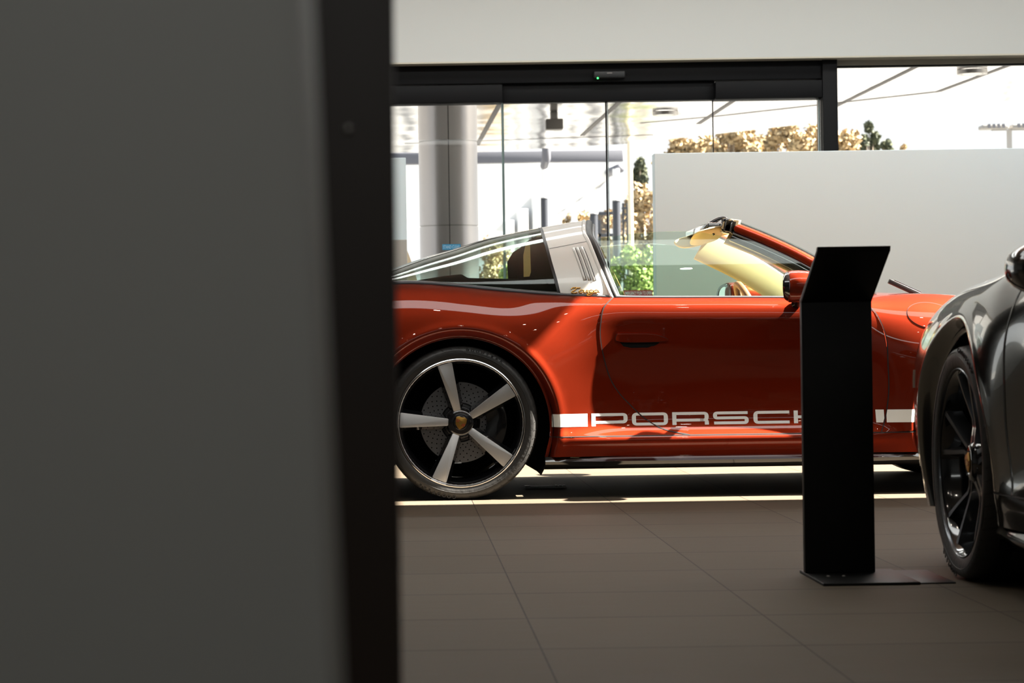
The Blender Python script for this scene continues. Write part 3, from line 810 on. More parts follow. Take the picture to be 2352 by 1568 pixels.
        strokes = [[(.02, .72), (.10, .98), (.28, .92), (.34, 1.0)], [(.22, .93), (.14, .55), (.04, .25), (.10, .08), (.24, .20)],
                   [(.46, .52), (.36, .58), (.29, .34), (.34, .14), (.44, .28), (.47, .54), (.45, .24), (.52, .18)],
                   [(.52, .18), (.56, .56), (.60, .46), (.66, .54)], [(.60, .46), (.575, .18), (.62, .16)],
                   [(.78, .52), (.70, .58), (.65, .34), (.70, .16), (.77, .28), (.79, .54), (.74, -.12), (.62, -.32), (.55, -.22), (.66, -.02), (.82, .20)],
                   [(.95, .52), (.87, .58), (.82, .34), (.87, .14), (.94, .28), (.97, .54), (.95, .22), (1.02, .22)]]
        D_ = []
        for st in strokes:
            ps = smooth_line([badge_pt(*p) for p in st], .004); P = np.stack(top_map(*np.array(ps).T), 1)
            D_.append(tube_data([(a, b-.004, c) for a, b, c in P], .0028, 6))
        V, Fc = merge(D_); py_obj('script_badge', V, Fc, M['gold'], root, smooth=True)['label'] = 'gold script badge reading Targa'
    else:
        rf = [(1.28, 0.52), (1.30, 1.0), (1.28, 1.48), (-.30, 1.99), (-.38, 1.0), (-.30, .01)]
        ZC2 = cubic([-.4, -.1, .3, .7, 1.0, 1.3], [.98, 1.10, 1.22, 1.285, 1.29, 1.262])
        def roof(x, t):
            zb = ZT(x); wb = halfw(x, zb); s = np.where(t <= 1, 1, -1); tt = np.where(t <= 1, t, 2-t)
            return x, -wb*np.cos(tt*PI/2)**.74*s, zb+(np.maximum(ZC2(x), zb+.02)-zb)*np.sin(tt*PI/2)**1.22
        panel('roof', paint, root, [(.60, .02), (.66, .55), (1.29, .62), (1.31, 1.0), (1.29, 1.38), (.66, 1.45), (.60, 1.98), (-.36, 1.98), (-.40, 1.0), (-.36, .02)], [], roof, step=.05, hem=.01)
    # wheels
    for x, R in ((0, .346), (WB, .338)):
        for side in (-1, 1):
            make_wheel(root, x, side, R, .2855 if x == 0 else .2705, spec['wheel'], spec['wheelmats'], R)
    # cabin
    seatm = M['tan'] if red else M['black_plastic']
    for y in (-.36, .36):
        bm = bmesh.new()
        box_bm(bm, (.78, y-.24, .28), (1.30, y+.24, .46), .05)
        mt = Matrix.Translation((.80, 0, .42)) @ Matrix.Rotation(-.30, 4, 'Y')
        box_bm(bm, (-.06, y-.24, 0), (.07, y+.24, .56), .045, mt)
        st = bm_obj('seat', bm, seatm, root, smooth=True, angle=60)
        bm = bmesh.new(); box_bm(bm, (-.04, y-.12, .56), (.05, y+.12, .73), .035, mt); bm_obj('headrest', bm, seatm, st, smooth=True, angle=60)
    prism('dashboard', [(1.45, .45), (1.45, .80), (1.50, .86), (1.62, .885), (1.92, .89), (1.92, .45)], -.73, .73, M['black_plastic'], root, bev=.01)
    if red:
        c = Vector((1.395, -.37, .795)); pts = []
        nx = Vector((math.cos(.40), 0, math.sin(.40))); uz = Vector((-math.sin(.40), 0, math.cos(.40)))
        for i in range(40):
            a = 2*PI*i/40; pts.append(c+Vector((0, 1, 0))*math.cos(a)*.18+uz*math.sin(a)*.18)
        V, Fc = tube_data(pts, .017, 10, closed=True); sw = py_obj('steering_wheel', V, Fc, M['brown'], root, smooth=True)
        bm = bmesh.new()
        for an in (0, PI, -PI/2):
            d = Vector((0, 1, 0))*math.cos(an)+uz*math.sin(an); V, Fc = tube_data([c+nx*.03, c+d*.17], .012, 8)
            vs = [bm.verts.new(v) for v in V]
            for f in Fc: bm.faces.new([vs[i] for i in f])
        bmesh.ops.create_uvsphere(bm, u_segments=16, v_segments=10, radius=.06, matrix=Matrix.Translation(c+nx*.03))
        bm_obj('steering_spokes', bm, M['black_plastic'], sw, smooth=True)
        # rear shelf, lining behind the hoop, sloping side trim
        prism('rear_shelf', [(-.5, .91), (-.5, .945), (-.26, .985), (-.06, 1.015), (.02, 1.022), (.05, 1.004), (.40, .992), (.50, .90)], -.60, .60, M['underbody'], root, bev=.006)
        for sd in (1, -1):
            prism('hoop_lining', [(.29, .93), (.28, 1.11), (.31, 1.16), (.36, 1.19), (.43, 1.20), (.52, .93)], sd*.44, sd*.465, M['underbody'], root, bev=.004)
            prism('rear_side_lining', [(.313, 1.008), (.313, 1.11), (.322, 1.150), (.338, 1.17), (.345, 1.16), (.347, 1.03), (.340, 1.010)], -sd*.468, -sd*.476, M['tan'], root)
        # visors
        for y in (-.30, .30):
            V = []; Fc = []
            VM = Matrix.Translation((1.27, y, 1.212)) @ Matrix.Rotation(-.22, 4, 'Y') @ Matrix.Rotation(.16*math.copysign(1, y), 4, 'X')
            bm = bmesh.new(); bmesh.ops.create_uvsphere(bm, u_segments=40, v_segments=16, radius=1.0)
            for v in bm.verts:
                q = math.hypot(v.co.x, v.co.y); f = 1.0
                if q > 1e-4:
                    cx_, cy_ = abs(v.co.x)/q, abs(v.co.y)/q; f = 1/((cx_**3.2+cy_**3.2)**(1/3.2))
                v.co = VM @ Vector((-.078+v.co.x*f*.080, v.co.y*f*.17, v.co.z*.017))
            vz = bm_obj('sun_visor', bm, M['beige'], root, smooth=True, angle=60)
            bm = bmesh.new(); box_bm(bm, (-.10, -.06, -.0155), (-.05, .06, -.012), .001, Matrix.Translation((1.27, y, 1.212)) @ Matrix.Rotation(-.22, 4, 'Y') @ Matrix.Rotation(-.16*math.copysign(1, y)*-1, 4, 'X'))
            bm_obj('visor_label', bm, M['wall_white'], vz)
        # roof latch at the header: arched arm, post, pivot
        for sd in (-1,):
            yv = -.40
            A_ = [car_px(1614, 528, .40), car_px(1624, 518, .40), car_px(1640, 508, .40), (car_px(1656, 501, .40)), car_px(1667, 501, .40), car_px(1674, 510, .40), car_px(1674, 522, .40)]
            A_ = smooth_line(A_, .006)
            rr = [.004+.008*math.sin(PI*min(1, i/len(A_)*1.3)) for i in range(len(A_))]
            V, Fc = tube_data([(x, yv, z) for x, z in A_], [max(.004, r_) for r_ in rr], 8, ry=.022); lt = py_obj('roof_latch', V, Fc, M['black_gloss'], root, smooth=True)
            a, b = car_px(1630, 522, .40), car_px(1640, 540, .40)
            tube('latch_post', [(a[0], yv, a[1]), (b[0], yv, b[1])], .006, M['black_plastic'], lt, n=8)
            p = car_px(1673, 509, .42); bm = bmesh.new(); bmesh.ops.create_uvsphere(bm, u_segments=14, v_segments=10, radius=.005, matrix=Matrix.Translation((p[0], yv-.01, p[1]))); bm_obj('latch_pin', bm, M['chrome'], lt, smooth=True)
            # cast end piece where the roof panel locks in
            e0 = wsp(1.0, -1)
            bm = bmesh.new()
            box_bm(bm, (-.062, .00, -.050), (.004, .09, .014), .007, Matrix.Translation(e0) @ Matrix.Rotation(.22, 4, 'Y'))
            hb = bm_obj('header_end_piece', bm, M['black_gloss'], root, smooth=True, angle=40)
            bm = bmesh.new()
            box_bm(bm, (-.052, -.002, -.046), (-.046, .006, .010), .002, Matrix.Translation(e0) @ Matrix.Rotation(.22, 4, 'Y'))
            box_bm(bm, (-.026, -.002, -.046), (-.016, .006, .012), .002, Matrix.Translation(e0) @ Matrix.Rotation(.22, 4, 'Y'))
            bm_obj('header_end_rib', bm, M['chrome'], hb, smooth=True, angle=40)
            bm = bmesh.new(); box_bm(bm, (-.12, .10, -.02), (-.005, .95, .012), .006, Matrix.Translation(e0)); bm_obj('header_rail', bm, M['chrome'], root, smooth=True, angle=40)
    # windscreen wiper
    if red:
        a, b = car_px(2041, 645, .45), car_px(2112, 677, .45)
        bm = bmesh.new(); dx, dz = b[0]-a[0], b[1]-a[1]; L_ = math.hypot(dx, dz)
        box_bm(bm, (0, -.012, -.011), (L_, .012, .011), .003, Matrix.Translation((a[0], -.45, a[1])) @ Matrix.Rotation(math.atan2(-dz, dx), 4, 'Y'))
        wp = bm_obj('windscreen_wiper', bm, M['black_plastic'], root, smooth=True, angle=40)
        bm = bmesh.new(); box_bm(bm, (.02, -.010, .011), (L_, .010, .015), .001, Matrix.Translation((a[0], -.45, a[1])) @ Matrix.Rotation(math.atan2(-dz, dx), 4, 'Y'))
        bm_obj('wiper_blade', bm, M['chrome'], wp)
        p = car_px(2058, 676, .45); tube('wiper_pivot', [(p[0], -.45, p[1]-.01), (p[0], -.45, p[1]+.006)], .012, M['black_plastic'], root, n=12)
    # handles, flap
    for side in ((1, -1)):
        hp = [(1418, 767), (1490, 767), (1515, 771), (1535, 781), (1500, 785), (1425, 785), (1414, 777)]
        P = [car_px(a, b, .865) for a, b in hp]
        P2 = [(x, z) for x, z in smooth_line(P+[P[0]], .01)[:-1]]
        rc = [car_px(a, b, .865) for a, b in [(1424, 784), (1512, 784), (1498, 796), (1470, 799), (1440, 798), (1428, 792)]]
        rc = smooth_line(rc+[rc[0]], .01)[:-1]
        dh = panel('door_handle', paint, root, P2, [], side_map, side=side, step=.012, hem=.006, off=.0065)
        strip('handle_gap', M['rubber'], dh, P2, .0035, side_map, side=side, off=.0012, closed=True)
        panel('handle_recess_shade', M['underbody'], dh, rc, [], side_map, side=side, step=.012, hem=0, off=.0012)  # flat dark patch painting the recess shade; nothing is hollowed out
        strip('recess_edge', paint, dh, [car_px(a, b, .865) for a, b in [(1424, 787), (1432, 796), (1450, 800), (1490, 799), (1500, 795)]], .004, side_map, side=side, off=.0022)
    if red:
        c = car_px(2138, 725, .86); oval = [(c[0]+.106*math.cos(a), c[1]+.058*math.sin(a)-.012*math.cos(a)) for a in np.linspace(0, 2*PI, 48, endpoint=False)]
        ff = panel('fuel_flap', paint, root, oval, [], side_map, side=1, step=.02, hem=.003, off=.0022)
        strip('flap_gap', M['rubber'], ff, oval, .005, side_map, closed=True, off=.0012)
        # stripe with lettering
        z0, z1 = car_px(1300, 980, .86)[1], car_px(1300, 950.5, .86)[1]; H = z1-z0
        def X(px): return car_px(px, 965, .86)[0]
        D_ = []
        def rect_strip(xa, xb, sl=0.0):
            ys = (z0+z1)/2
            nq = 60; xs_ = np.linspace(xa, xb, nq)
            u = np.repeat(xs_, 6); v = np.tile(np.linspace(z0, z1, 6), nq); u = u+(v-ys)*sl
            x_, y_, z_ = side_map(u, v); V = np.stack([x_, y_-.0015, z_], 1)
            Fc = [(i*6+j, (i+1)*6+j, (i+1)*6+j+1, i*6+j+1) for i in range(nq-1) for j in range(5)]
            return V, Fc
        rz1, rz2 = X(1268), X(1350)
        # keep the front edge of the rear block on the arch side
        tv, th = .0185, .0128
        def arcpath(pts, rad):
            out = [pts[0]]
            for i in range(1, len(pts)-1):
                p, a, b = np.array(pts[i]), np.array(pts[i-1]), np.array(pts[i+1]); da = (a-p)/np.linalg.norm(a-p); db = (b-p)/np.linalg.norm(b-p)
                r_ = min(rad, np.linalg.norm(a-p)/2.01, np.linalg.norm(b-p)/2.01)
                for q_ in range(7):
                    t = q_/6; c0 = p+da*r_; c1 = p+db*r_
                    out.append(tuple((1-t)**2*c0+2*t*(1-t)*p+t*t*c1))
            out.append(pts[-1]); return out
        def letter(ch, xa, xb):
            l, r_, b, t = xa+tv/2, xb-tv/2, z0+th/2, z1-th/2; m_ = (b+t)/2; rd = .014; zb = z0+H*.30
            S = lambda pts, rad=rd: D_.append(strip('', None, None, arcpath(pts, rad) if len(pts) > 2 else pts, 0, side_map, off=.0012, dirw=(tv, th), data=True, step=.008))
            if ch == 'P': S([(l, z0), (l, z1)]); S([(l, t), (r_, t), (r_, zb), (l, zb)])
            if ch == 'O': S([((l+r_)/2, t), (l, t), (l, b), (r_, b), (r_, t), ((l+r_)/2, t)])
            if ch == 'R': S([(l, z0), (l, z1)]); S([(l, t), (r_, t), (r_, zb+.004), (l, zb+.004)]); S([(r_-.03, zb+.004), (r_, zb+.004), (r_, z0)], .012)
            if ch == 'S': S([(xb-.004, t), (l, t), (l, m_), (r_, m_), (r_, b), (xa+.004, b)], .012)
            if ch == 'C': S([(xb, t), (l, t), (l, b), (xb, b)])
            if ch == 'H': S([(l, z0), (l, z1)]); S([(r_, z0), (r_, z1)]); S([(l, m_), (r_, m_)])
            if ch == 'E': S([(xb, t), (l, t), (l, b), (xb, b)]); S([(l, m_), (xb, m_)])
        for ch, a, b in (('P', 1359, 1443), ('O', 1453, 1536), ('R', 1546, 1630), ('S', 1640, 1722), ('C', 1733, 1816), ('H', 1826, 1909), ('E', 1919, 2001)):
            letter(ch, X(a), X(b))
        D_.append(rect_strip(rz1, rz2)); D_.append(rect_strip(X(2011), X(2029.5), -.06)); D_.append(rect_strip(X(2034.5), X(2128), -.03))
        V, Fc = merge(D_); py_obj('side_lettering', V, Fc, M['white_vinyl'], root, smooth=True)['label'] = 'white side stripe with the letters PORSCHE'
    else:
        # head lamp, side marker, wing badge area
        bm = bmesh.new(); bmesh.ops.create_uvsphere(bm, u_segments=24, v_segments=14, radius=1.0)
        for side in (1, -1):
            bm = bmesh.new(); bmesh.ops.create_uvsphere(bm, u_segments=24, v_segments=14, radius=1.0)
            for v in bm.verts: v.co = Vector((v.co.x*.13, v.co.y*.10, v.co.z*.12))
            bmesh.ops.transform(bm, matrix=Matrix.Translation((3.16, -side*.60, .665)) @ Matrix.Rotation(-.5, 4, 'Y'), verts=bm.verts)
            bm_obj('head_lamp', bm, M['black_gloss'], root, smooth=True)
            sm_ = [(2.945, .545), (3.01, .545), (3.02, .60), (2.95, .60)]
            panel('side_marker', M['marker'], root, sm_, [], side_map, side=side, step=.02, hem=.004, off=.004)
    return root

M['seal'] = pbr('grey_trim', (0.10, 0.10, 0.11), 0.3, metal=0.3)
M['crest_dark'] = pbr('crest_enamel', (0.25, 0.03, 0.02), 0.3)
M['marker'] = pbr('amber_marker', (0.45, 0.30, 0.20), 0.15, coat=1.0)
M['gunmetal'] = pbr('gunmetal_wheel', (0.10, 0.105, 0.115), 0.30, metal=0.9, coat=0.3)

red_car = make_car('sports_car', (XR, YC, 0), 0.0, M['red'],
                   dict(red=True, mirror=(1.505, .985, .935), wheel='fuchs', wheelmats=dict(rim=M['black_gloss'], lip=M['lip'], face=M['silver_face'])))
tag(red_car, 'red metallic open sports car with silver hoop and white PORSCHE side stripe', 'car')
dark_car = make_car('sports_car', (2.49, 6.77-WB, 0), PI/2, M['dark_paint'],
                    dict(red=False, mirror=(1.36, .895, .862), wheel='twin', wheelmats=dict(rim=M['black_gloss'], lip=M['gunmetal'], face=M['gunmetal'])))
tag(dark_car, 'dark grey sports car cut off by the right edge, beside the black stand', 'car')

# ------------------------------------------------------------------ information stand
def build_stand():
    Df = 6.95
    a = at(1850, 1322, Df); b = at(2011, 1320, Df); x0, x1 = a.x, b.x
    zt = at(1842, 692, Df).z
    root = empty('information_stand', ((x0+x1)/2, Df, 0)); ox = (x0+x1)/2
    box('column', (x0-ox, 0, .008), (x1-ox, .035, zt), M['stand_black'], root, bev=.003)
    t = at(1880, 567, 6.68); dz = t.z-zt; dy = 6.68-Df
    # sloping reading panel with folded top lip
    prof = [(0, zt-.001), (.0, zt+.006), (dy, zt+dz), (dy-.014, zt+dz), (dy-.016, zt+dz+.003-.012), (dy+.004, zt+dz-.020), (-.010+.0, zt-.004)]
    prof = [(.035, zt-.004), (0, zt-.004), (-.006, zt), (dy-.006, zt+dz-.014), (dy-.012, zt+dz), (dy+.010, zt+dz), (dy+.016, zt+dz-.010), (.033, zt+.006)]
    prism('reading_panel', prof, x0-ox, x1-ox, M['stand_black'], root, axis='x', bev=.0015)
    # base: plate with front lip and long foot to the right
    pf = at(1883, 1346, 1.0); fx = x0-ox; fy = 6.655-Df
    bm = bmesh.new(); box_bm(bm, (fx, fy, 0), (fx+.275, .10, .008), .0015)
    bp = bm_obj('base_plate', bm, M['stand_black'], root, smooth=True, angle=40)
    box('foot_plate', (fx+.277, fy+.02, 0), (fx+.38, .10, .004), M['stand_black'], root, bev=.001)
    for i in (0, 1):
        bm = bmesh.new(); bmesh.ops.create_cone(bm, cap_ends=True, segments=16, radius1=.006, radius2=.005, depth=.003, matrix=Matrix.Translation((fx+.05+.045*i, -.10, .0095)))
        bm_obj('base_screw', bm, M['screw'], root, smooth=True, angle=40)
    tag(root, 'tall black metal information stand with tilted top, in front of the red car', 'display stand')
build_stand()

# ------------------------------------------------------------------ room
WY = 18.6; X0, X1, Y0 = -7.0, 9.5, -5.0; HC = 4.2
def struct(o): o['kind'] = 'structure'; return o
struct(box('floor', (X0-.2, Y0-.2, -.12), (X1+.2, WY+.35, 0), M['floor']))
sk = dict(x0=4.12, x1=9.3, y0=10.14, y1=13.6)
bm = bmesh.new()
box_bm(bm, (X0-.2, Y0-.2, HC), (X1+.2, sk['y0'], HC+.22)); box_bm(bm, (X0-.2, sk['y1'], HC), (X1+.2, WY+.3, HC+.22))
box_bm(bm, (X0-.2, sk['y0'], HC), (sk['x0'], sk['y1'], HC+.22)); box_bm(bm, (sk['x1'], sk['y0'], HC), (X1+.2, sk['y1'], HC+.22))
struct(bm_obj('ceiling', bm, M['wall_white']))
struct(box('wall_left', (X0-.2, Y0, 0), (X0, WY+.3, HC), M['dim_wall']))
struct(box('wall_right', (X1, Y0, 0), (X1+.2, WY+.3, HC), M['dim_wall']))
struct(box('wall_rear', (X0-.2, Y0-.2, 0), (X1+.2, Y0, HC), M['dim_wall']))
zb = at(1400, 140, WY-.25).z
struct(box('wall_front', (X0, WY-.25, zb+.012), (X1, WY+.3, HC), M['wall_white']))
struct(box('trim_1', (X0, WY-.25, zb), (X1, WY+.3, zb+.012), M['soffit_warm']))

# entrance doors (sliding glass) and their black header
zh_t = zb; xl, xr = at(700, 150, WY).x, at(1882, 150, WY).x; xr2 = at(1916, 150, WY).x
zh_b = at(1400, 234, WY).z; zrec = at(1400, 191, WY).z
xs = [at(p, 400, WY).x for p in (1155, 1397, 1642)]
hd = empty('door_header', (at(1400, 190, WY).x, WY, 0)); hx = hd.location.x
box('upper_beam', (xl-hx, -.10, zrec), (xr-hx, .12, zh_t), M['frame_black'], hd, bev=.004)
box('side_fascia', (xl-hx, -.12, zh_b), (xs[0]-hx, .10, zrec-.012), M['frame_black'], hd, bev=.003)
box('side_fascia', (xs[2]-hx, -.12, zh_b), (xr-hx, .10, zrec-.012), M['frame_black'], hd, bev=.003)
box('door_rail', (xs[0]-hx, -.04, zh_b+.004), (xs[2]-hx, .10, zrec-.0), M['frame_black'], hd, bev=.003)
tag(hd, 'long black header beam above the glass sliding doors', 'door header')
fr = struct(box('trim_2', (xr, WY-.13, 0), (xr2, WY+.14, zh_t+.015), M['frame_black'], bev=.004))
sn = empty('door_sensor', (at(1396, 176, WY).x, WY-.1005, at(1396, 176, WY).z))
box('housing', (-.125, -.06, -.030), (.125, 0, .030), M['black_plastic'], sn, bev=.012)
M['led'] = pbr('green_led', (0.05, 1.0, 0.15), emis=3.0)
lp = at(1373, 179.5, WY-.1655); bm = bmesh.new(); bmesh.ops.create_uvsphere(bm, u_segments=12, v_segments=8, radius=.007); o = bm_obj('indicator_light', bm, M['led'], sn, smooth=True)
o.location = (lp.x-sn.location.x, lp.y-sn.location.y, lp.z-sn.location.z); o['label'] = 'small green light'
box('sensor_mark', (-.02, -.062, .008), (.02, -.0595, .012), M['screw'], sn)
tag(sn, 'small black motion sensor with a green light on the door header', 'sensor')
# leaves
edges = [xl]+xs+[xr]
for i in range(4):
    a, b = edges[i], edges[i+1]; yo = WY+(.03 if i in (1, 2) else -.02)
    d = struct(empty('door_%d' % (i+1), ((a+b)/2, yo, 0)))
    box('pane', (a-d.location.x+.004, -.005, .01), (b-d.location.x-.004, .005, zh_b+.02), M['pane'], d)
    if i == 0: eds = [(b, .010, M['pane_edge'])]
    elif i == 1: eds = [(a+.012, .009, M['pane_edge']), (b-.006, .012, M['frame_black'])]
    elif i == 2: eds = [(a+.006, .006, M['pane_edge']), (b-.004, .007, M['frame_black'])]
    else: eds = [(b-.012, .010, M['pane_edge'])]
    for x, ww, mm in eds: box('edge_seal', (x-ww/2-d.location.x-.002, -.012, .01), (x+ww/2-d.location.x-.002, .012, zh_b+.02), mm, d)
# fixed glazing right and left
zg = at(2100, 150, WY).z
w1 = struct(empty('window_1', ((xr2+X1)/2, WY, 0))); wx = w1.location.x
box('pane', (xr2-wx, -.006, .0), (X1-wx, .006, zg), M['pane'], w1)
box('window_frame', (xr2-wx, -.06, zg), (X1-wx, .08, zb), pbr('taupe_frame', (0.42, 0.38, 0.32), 0.6), w1)
box('window_frame', (xr2-wx, -.02, zg-.012), (X1-wx, .03, zg), M['frame_black'], w1)
w2 = struct(empty('window_2', ((X0+xl)/2, WY, 0))); wx = w2.location.x
box('pane', (X0-wx, -.006, 0), (xl-wx, .006, zb), M['pane'], w2)
box('window_frame', (xl-.08-wx, -.08, 0), (xl-wx, .10, zb), M['frame_black'], w2)

# stickers on the glass
def sticker(px, py, wpx, hpx, D, colr, label, lines, tcol=(0.9, 0.9, 0.9)):
    c = at(px, py, D); ww, hh = wpx*D/F, hpx*D/F
    r = empty('door_sticker', (c.x, D, c.z))
    box('backing', (-ww/2, -.0008, -hh/2), (ww/2, 0, hh/2), pbr('sticker_colour', colr, 0.5), r)
    n = len(lines); mm = pbr('sticker_print', tcol, 0.5)
    for i, (s, f) in enumerate(lines):
        mt = Matrix.Translation((0, -.0014, hh*(.5-(i+.5)/n))) @ Matrix.Rotation(PI/2, 4, 'X')
        text_obj('printed_line', s, .04, mm, r, mt, depth=.0004, fit=(ww*f, hh/n*.62), bold=.0006)
    tag(r, label, 'sticker')
sticker(1037, 567, 42, 13, WY-.030, (0.03, 0.30, 0.55), 'blue sticker with white capitals on the glass door left of the red car roof', [('STAND CLEAR', .9)], (0.45, 0.65, 0.8))
sticker(1466, 673, 66, 13, WY+.020, (0.45, 0.035, 0.05), 'red sticker with white capitals seen through the car window', [('EMERGENCY PUSH TO OPEN', .94)])

# white freestanding wall behind the red car
DP = 14.6
a, b = at(1503, 352, DP), at(2352, 340, DP)
pn = empty('partition_panel', ((a.x+5.5)/2, DP, 0)); ox = pn.location.x
box('board', (a.x-ox, 0, .02), (5.5-ox, .14, a.z), M['panel_white'], pn, bev=.004)
box('plinth', (a.x-ox+.03, .02, 0), (5.5-ox-.03, .12, .02), M['frame_black'], pn)
tag(pn, 'long low white freestanding partition behind the open car', 'partition')
dpst = at(1506, 545, 14.9)
bp = empty('glass_partition_post', (dpst.x, 14.95, 0))
box('post', (-.012, -.02, .01), (.012, .02, dpst.z), M['frame_grey'] if 'frame_grey' in M else M['seal'], bp, bev=.003)
box('foot', (-.05, -.05, 0), (.05, .05, .012), M['seal'], bp, bev=.003)
tag(bp, 'slim grey post at the left end of the white partition, seen through the car window', 'post')
# left edge: white display wall, grey box, beige draped shape
DL = 16.2; a = at(932, 362, DL)
pl = empty('display_panel', (a.x-.55, DL, 0))
box('board', (-.55, 0, .02), (.55, .12, a.z), M['panel_white'], pl, bev=.004); box('plinth', (-.52, .02, 0), (.52, .10, .02), M['frame_black'], pl)
tag(pl, 'tall white display panel at the far left beside the brown frame', 'partition')
a0, a1 = at(924, 551, DL-.12), at(934.5, 551, DL-.12)
cb = empty('metal_cabinet', ((a0.x+a1.x)/2-.08, DL-.10, 0)); hwid = (a1.x-a0.x)
box('body', (-.10, -.08, .03), (a1.x-cb.location.x, .06, a0.z), pbr('grey_metal', (0.42, 0.41, 0.37), 0.5), cb, bev=.005); box('base', (-.09, -.07, 0), (a1.x-cb.location.x-.01, .05, .03), M['frame_black'], cb)
tag(cb, 'narrow grey box in front of the white display panel', 'cabinet')
# pleated beige cover: fan of pleats
c0 = at(905, 640, 17.4); V = []; Fc = []; nP = 96; nS = 28
bz = pbr('beige_fabric', (0.62, 0.50, 0.34), 0.8, bump=0.1, bscale=30)
Rb = .19*1.0
xr_ = at(962, 610, 17.4).x; xc = at(890, 610, 17.4).x; zt_ = at(925, 500, 17.4).z
for i in range(nS+1):
    v = i/nS; z = zt_*(1-v)+.0*v; rr = (xr_-xc)*(math.sin(min(1, .12+v*2.1)*PI/2))
    for j in range(nP):
        a = 2*PI*j/nP+v*.9; pl_ = 1+.06*math.sin(j*PI/3)*min(1, v*3)
        V.append((rr*pl_*math.cos(a), rr*pl_*math.sin(a)*.8, z+.02*0))
for i in range(nS):
    for j in range(nP): Fc.append((i*nP+j, i*nP+(j+1) % nP, (i+1)*nP+(j+1) % nP, (i+1)*nP+j))
Fc.append(tuple(range(nP))); Fc.append(tuple(nS*nP+j for j in reversed(range(nP))))
bo = py_obj('pleated_cover', V, Fc, bz, None, smooth=True); bo.location = (xc, 17.4, 0)
tag(bo, 'rounded beige pleated cover standing by the glass at the left', 'cover')

# floor fitting under the car
p = at(1253, 1115, 11.35)
fl = empty('floor_fitting', (p.x, 11.35, 0)); 
box('plate', (-.10, -.035, 0), (.10, .035, .010), M['panel_white'], fl, bev=.002)
box('end_cap', (-.10, -.036, .010), (-.075, .036, .012), M['disc'], fl, bev=.001)
for k in range(3): box('connector', (.045+.02*k, -.036, .010), (.056+.02*k, .03, .013), M['disc'], fl, bev=.001)
tag(fl, 'small flat metal fitting on the floor beside the rear wheel', 'floor fitting')

# ceiling lamps (small spots; the car paint mirrors them)
M['spot'] = pbr('spot_light', (1.0, 0.90, 0.75), emis=150.0)
CEIL = bpy.data.objects['ceiling']
db = lathe('spotlight_bezel', [(.055, 0), (.055, -.02), (.042, -.02), (.042, 0)], M['frame_black'], CEIL, seg=24, mtx=Matrix.Rotation(PI/2, 4, 'X'), closed=True)
dl = lathe('spotlight_lamp', [(0, -.006), (.040, -.006), (.040, 0)], M['spot'], db, seg=20, mtx=Matrix.Rotation(PI/2, 4, 'X'))
for i in range(7):
    for j in range(3):
        x, y = -2.2+1.35*i+.2*(j % 2), (3.4, 5.6, 7.6)[j]
        if (i, j) == (0, 0): r = db
        else:
            r = db.copy(); COL.objects.link(r); cc = dl.copy(); COL.objects.link(cc); cc.parent = r
        r.location = (x, y, HC-.001)

# ------------------------------------------------------------------ foreground door jamb on the left (out of focus)
def slab(name, corners, D, th, m, parent, bev=.003):
    P = [at(px, py, D) for px, py in corners]
    return prism(name, [(p.x, p.z) for p in P], D, D+th, m, parent, axis='y', bev=bev)
jm = struct(empty('wall_side', (0, 0, 0)))
slab('jamb_board', [(640, -260), (901, -260), (926, 1830), (700, 1830)], 1.75, .10, M['front_brown'], jm, .002)
slab('grey_board', [(-700, -220), (706, -220), (796, 1800), (-700, 1800)], 1.05, .05, M['front_grey'], jm, .020)
p = at(800, 296, 1.75); bm = bmesh.new(); bmesh.ops.create_uvsphere(bm, u_segments=14, v_segments=8, radius=.004); o = bm_obj('screw_head', bm, M['screw'], jm, smooth=True); o.location = (p.x, 1.75, p.z)

# ------------------------------------------------------------------ outside
M['paving'] = pbr('pale_paving', (0.115, 0.112, 0.108), 0.8, var=0.1, vscale=0.4)
struct(box('ground', (-80, WY+.36, -.15), (90, 160, -.02), M['paving']))
def canopy_mat():
    m = pbr('polished_soffit', (0.47, 0.44, 0.44), 0.14, metal=0.85)
    t = m.node_tree; N = t.nodes; b = [n for n in N if n.type == 'BSDF_PRINCIPLED'][0]
    g = N.new('ShaderNodeNewGeometry'); n = N.new('ShaderNodeTexNoise'); n.inputs['Scale'].default_value = .9; n.inputs['Detail'].default_value = 1.5
    t.links.new(g.outputs['Position'], n.inputs['Vector']); bp = N.new('ShaderNodeBump'); bp.inputs['Strength'].default_value = .55; bp.inputs['Distance'].default_value = .06
    t.links.new(n.outputs['Fac'], bp.inputs['Height']); t.links.new(bp.outputs[0], b.inputs['Normal']); return m
M['soffit'] = canopy_mat()
HS = 3.75
cp = empty('entrance_canopy', (2, 24, HS))
C_ = [on_z(px, py, HS) for px, py in ((700, 352), (1095, 349), (1430, 331), (1643, 308), (1918, 277), (2352, 228), (2700, 186))]
poly = [(p.x-2, p.y-24) for p in C_]; poly = [(-16, poly[0][1])]+poly+[(16, WY+.4-24), (-16, WY+.4-24)]
prism('soffit', poly, 0, .35, M['soffit'], cp, axis='z')
D_ = []
for (a, b) in (((1150, 236), (1096, 334)), ((1425, 233), (1337, 312)), ((1694, 226), (1604, 285)), ((2112, 150), (1919, 245)), ((2400, 120), (2155, 211)),
               ((2155, 211), (1640, 268)), ((930, 330), (1500, 310)), ((1640, 268), (1470, 283))):
    p, q = on_z(*a, HS-.004), on_z(*b, HS-.004); d = (q-p).normalized(); n_ = Vector((-d.y, d.x, 0))*.035
    o3 = Vector((2, 24, HS)); D_.append(([p-n_-o3, p+n_-o3, q+n_-o3, q-n_-o3], [(0, 1, 2, 3)]))
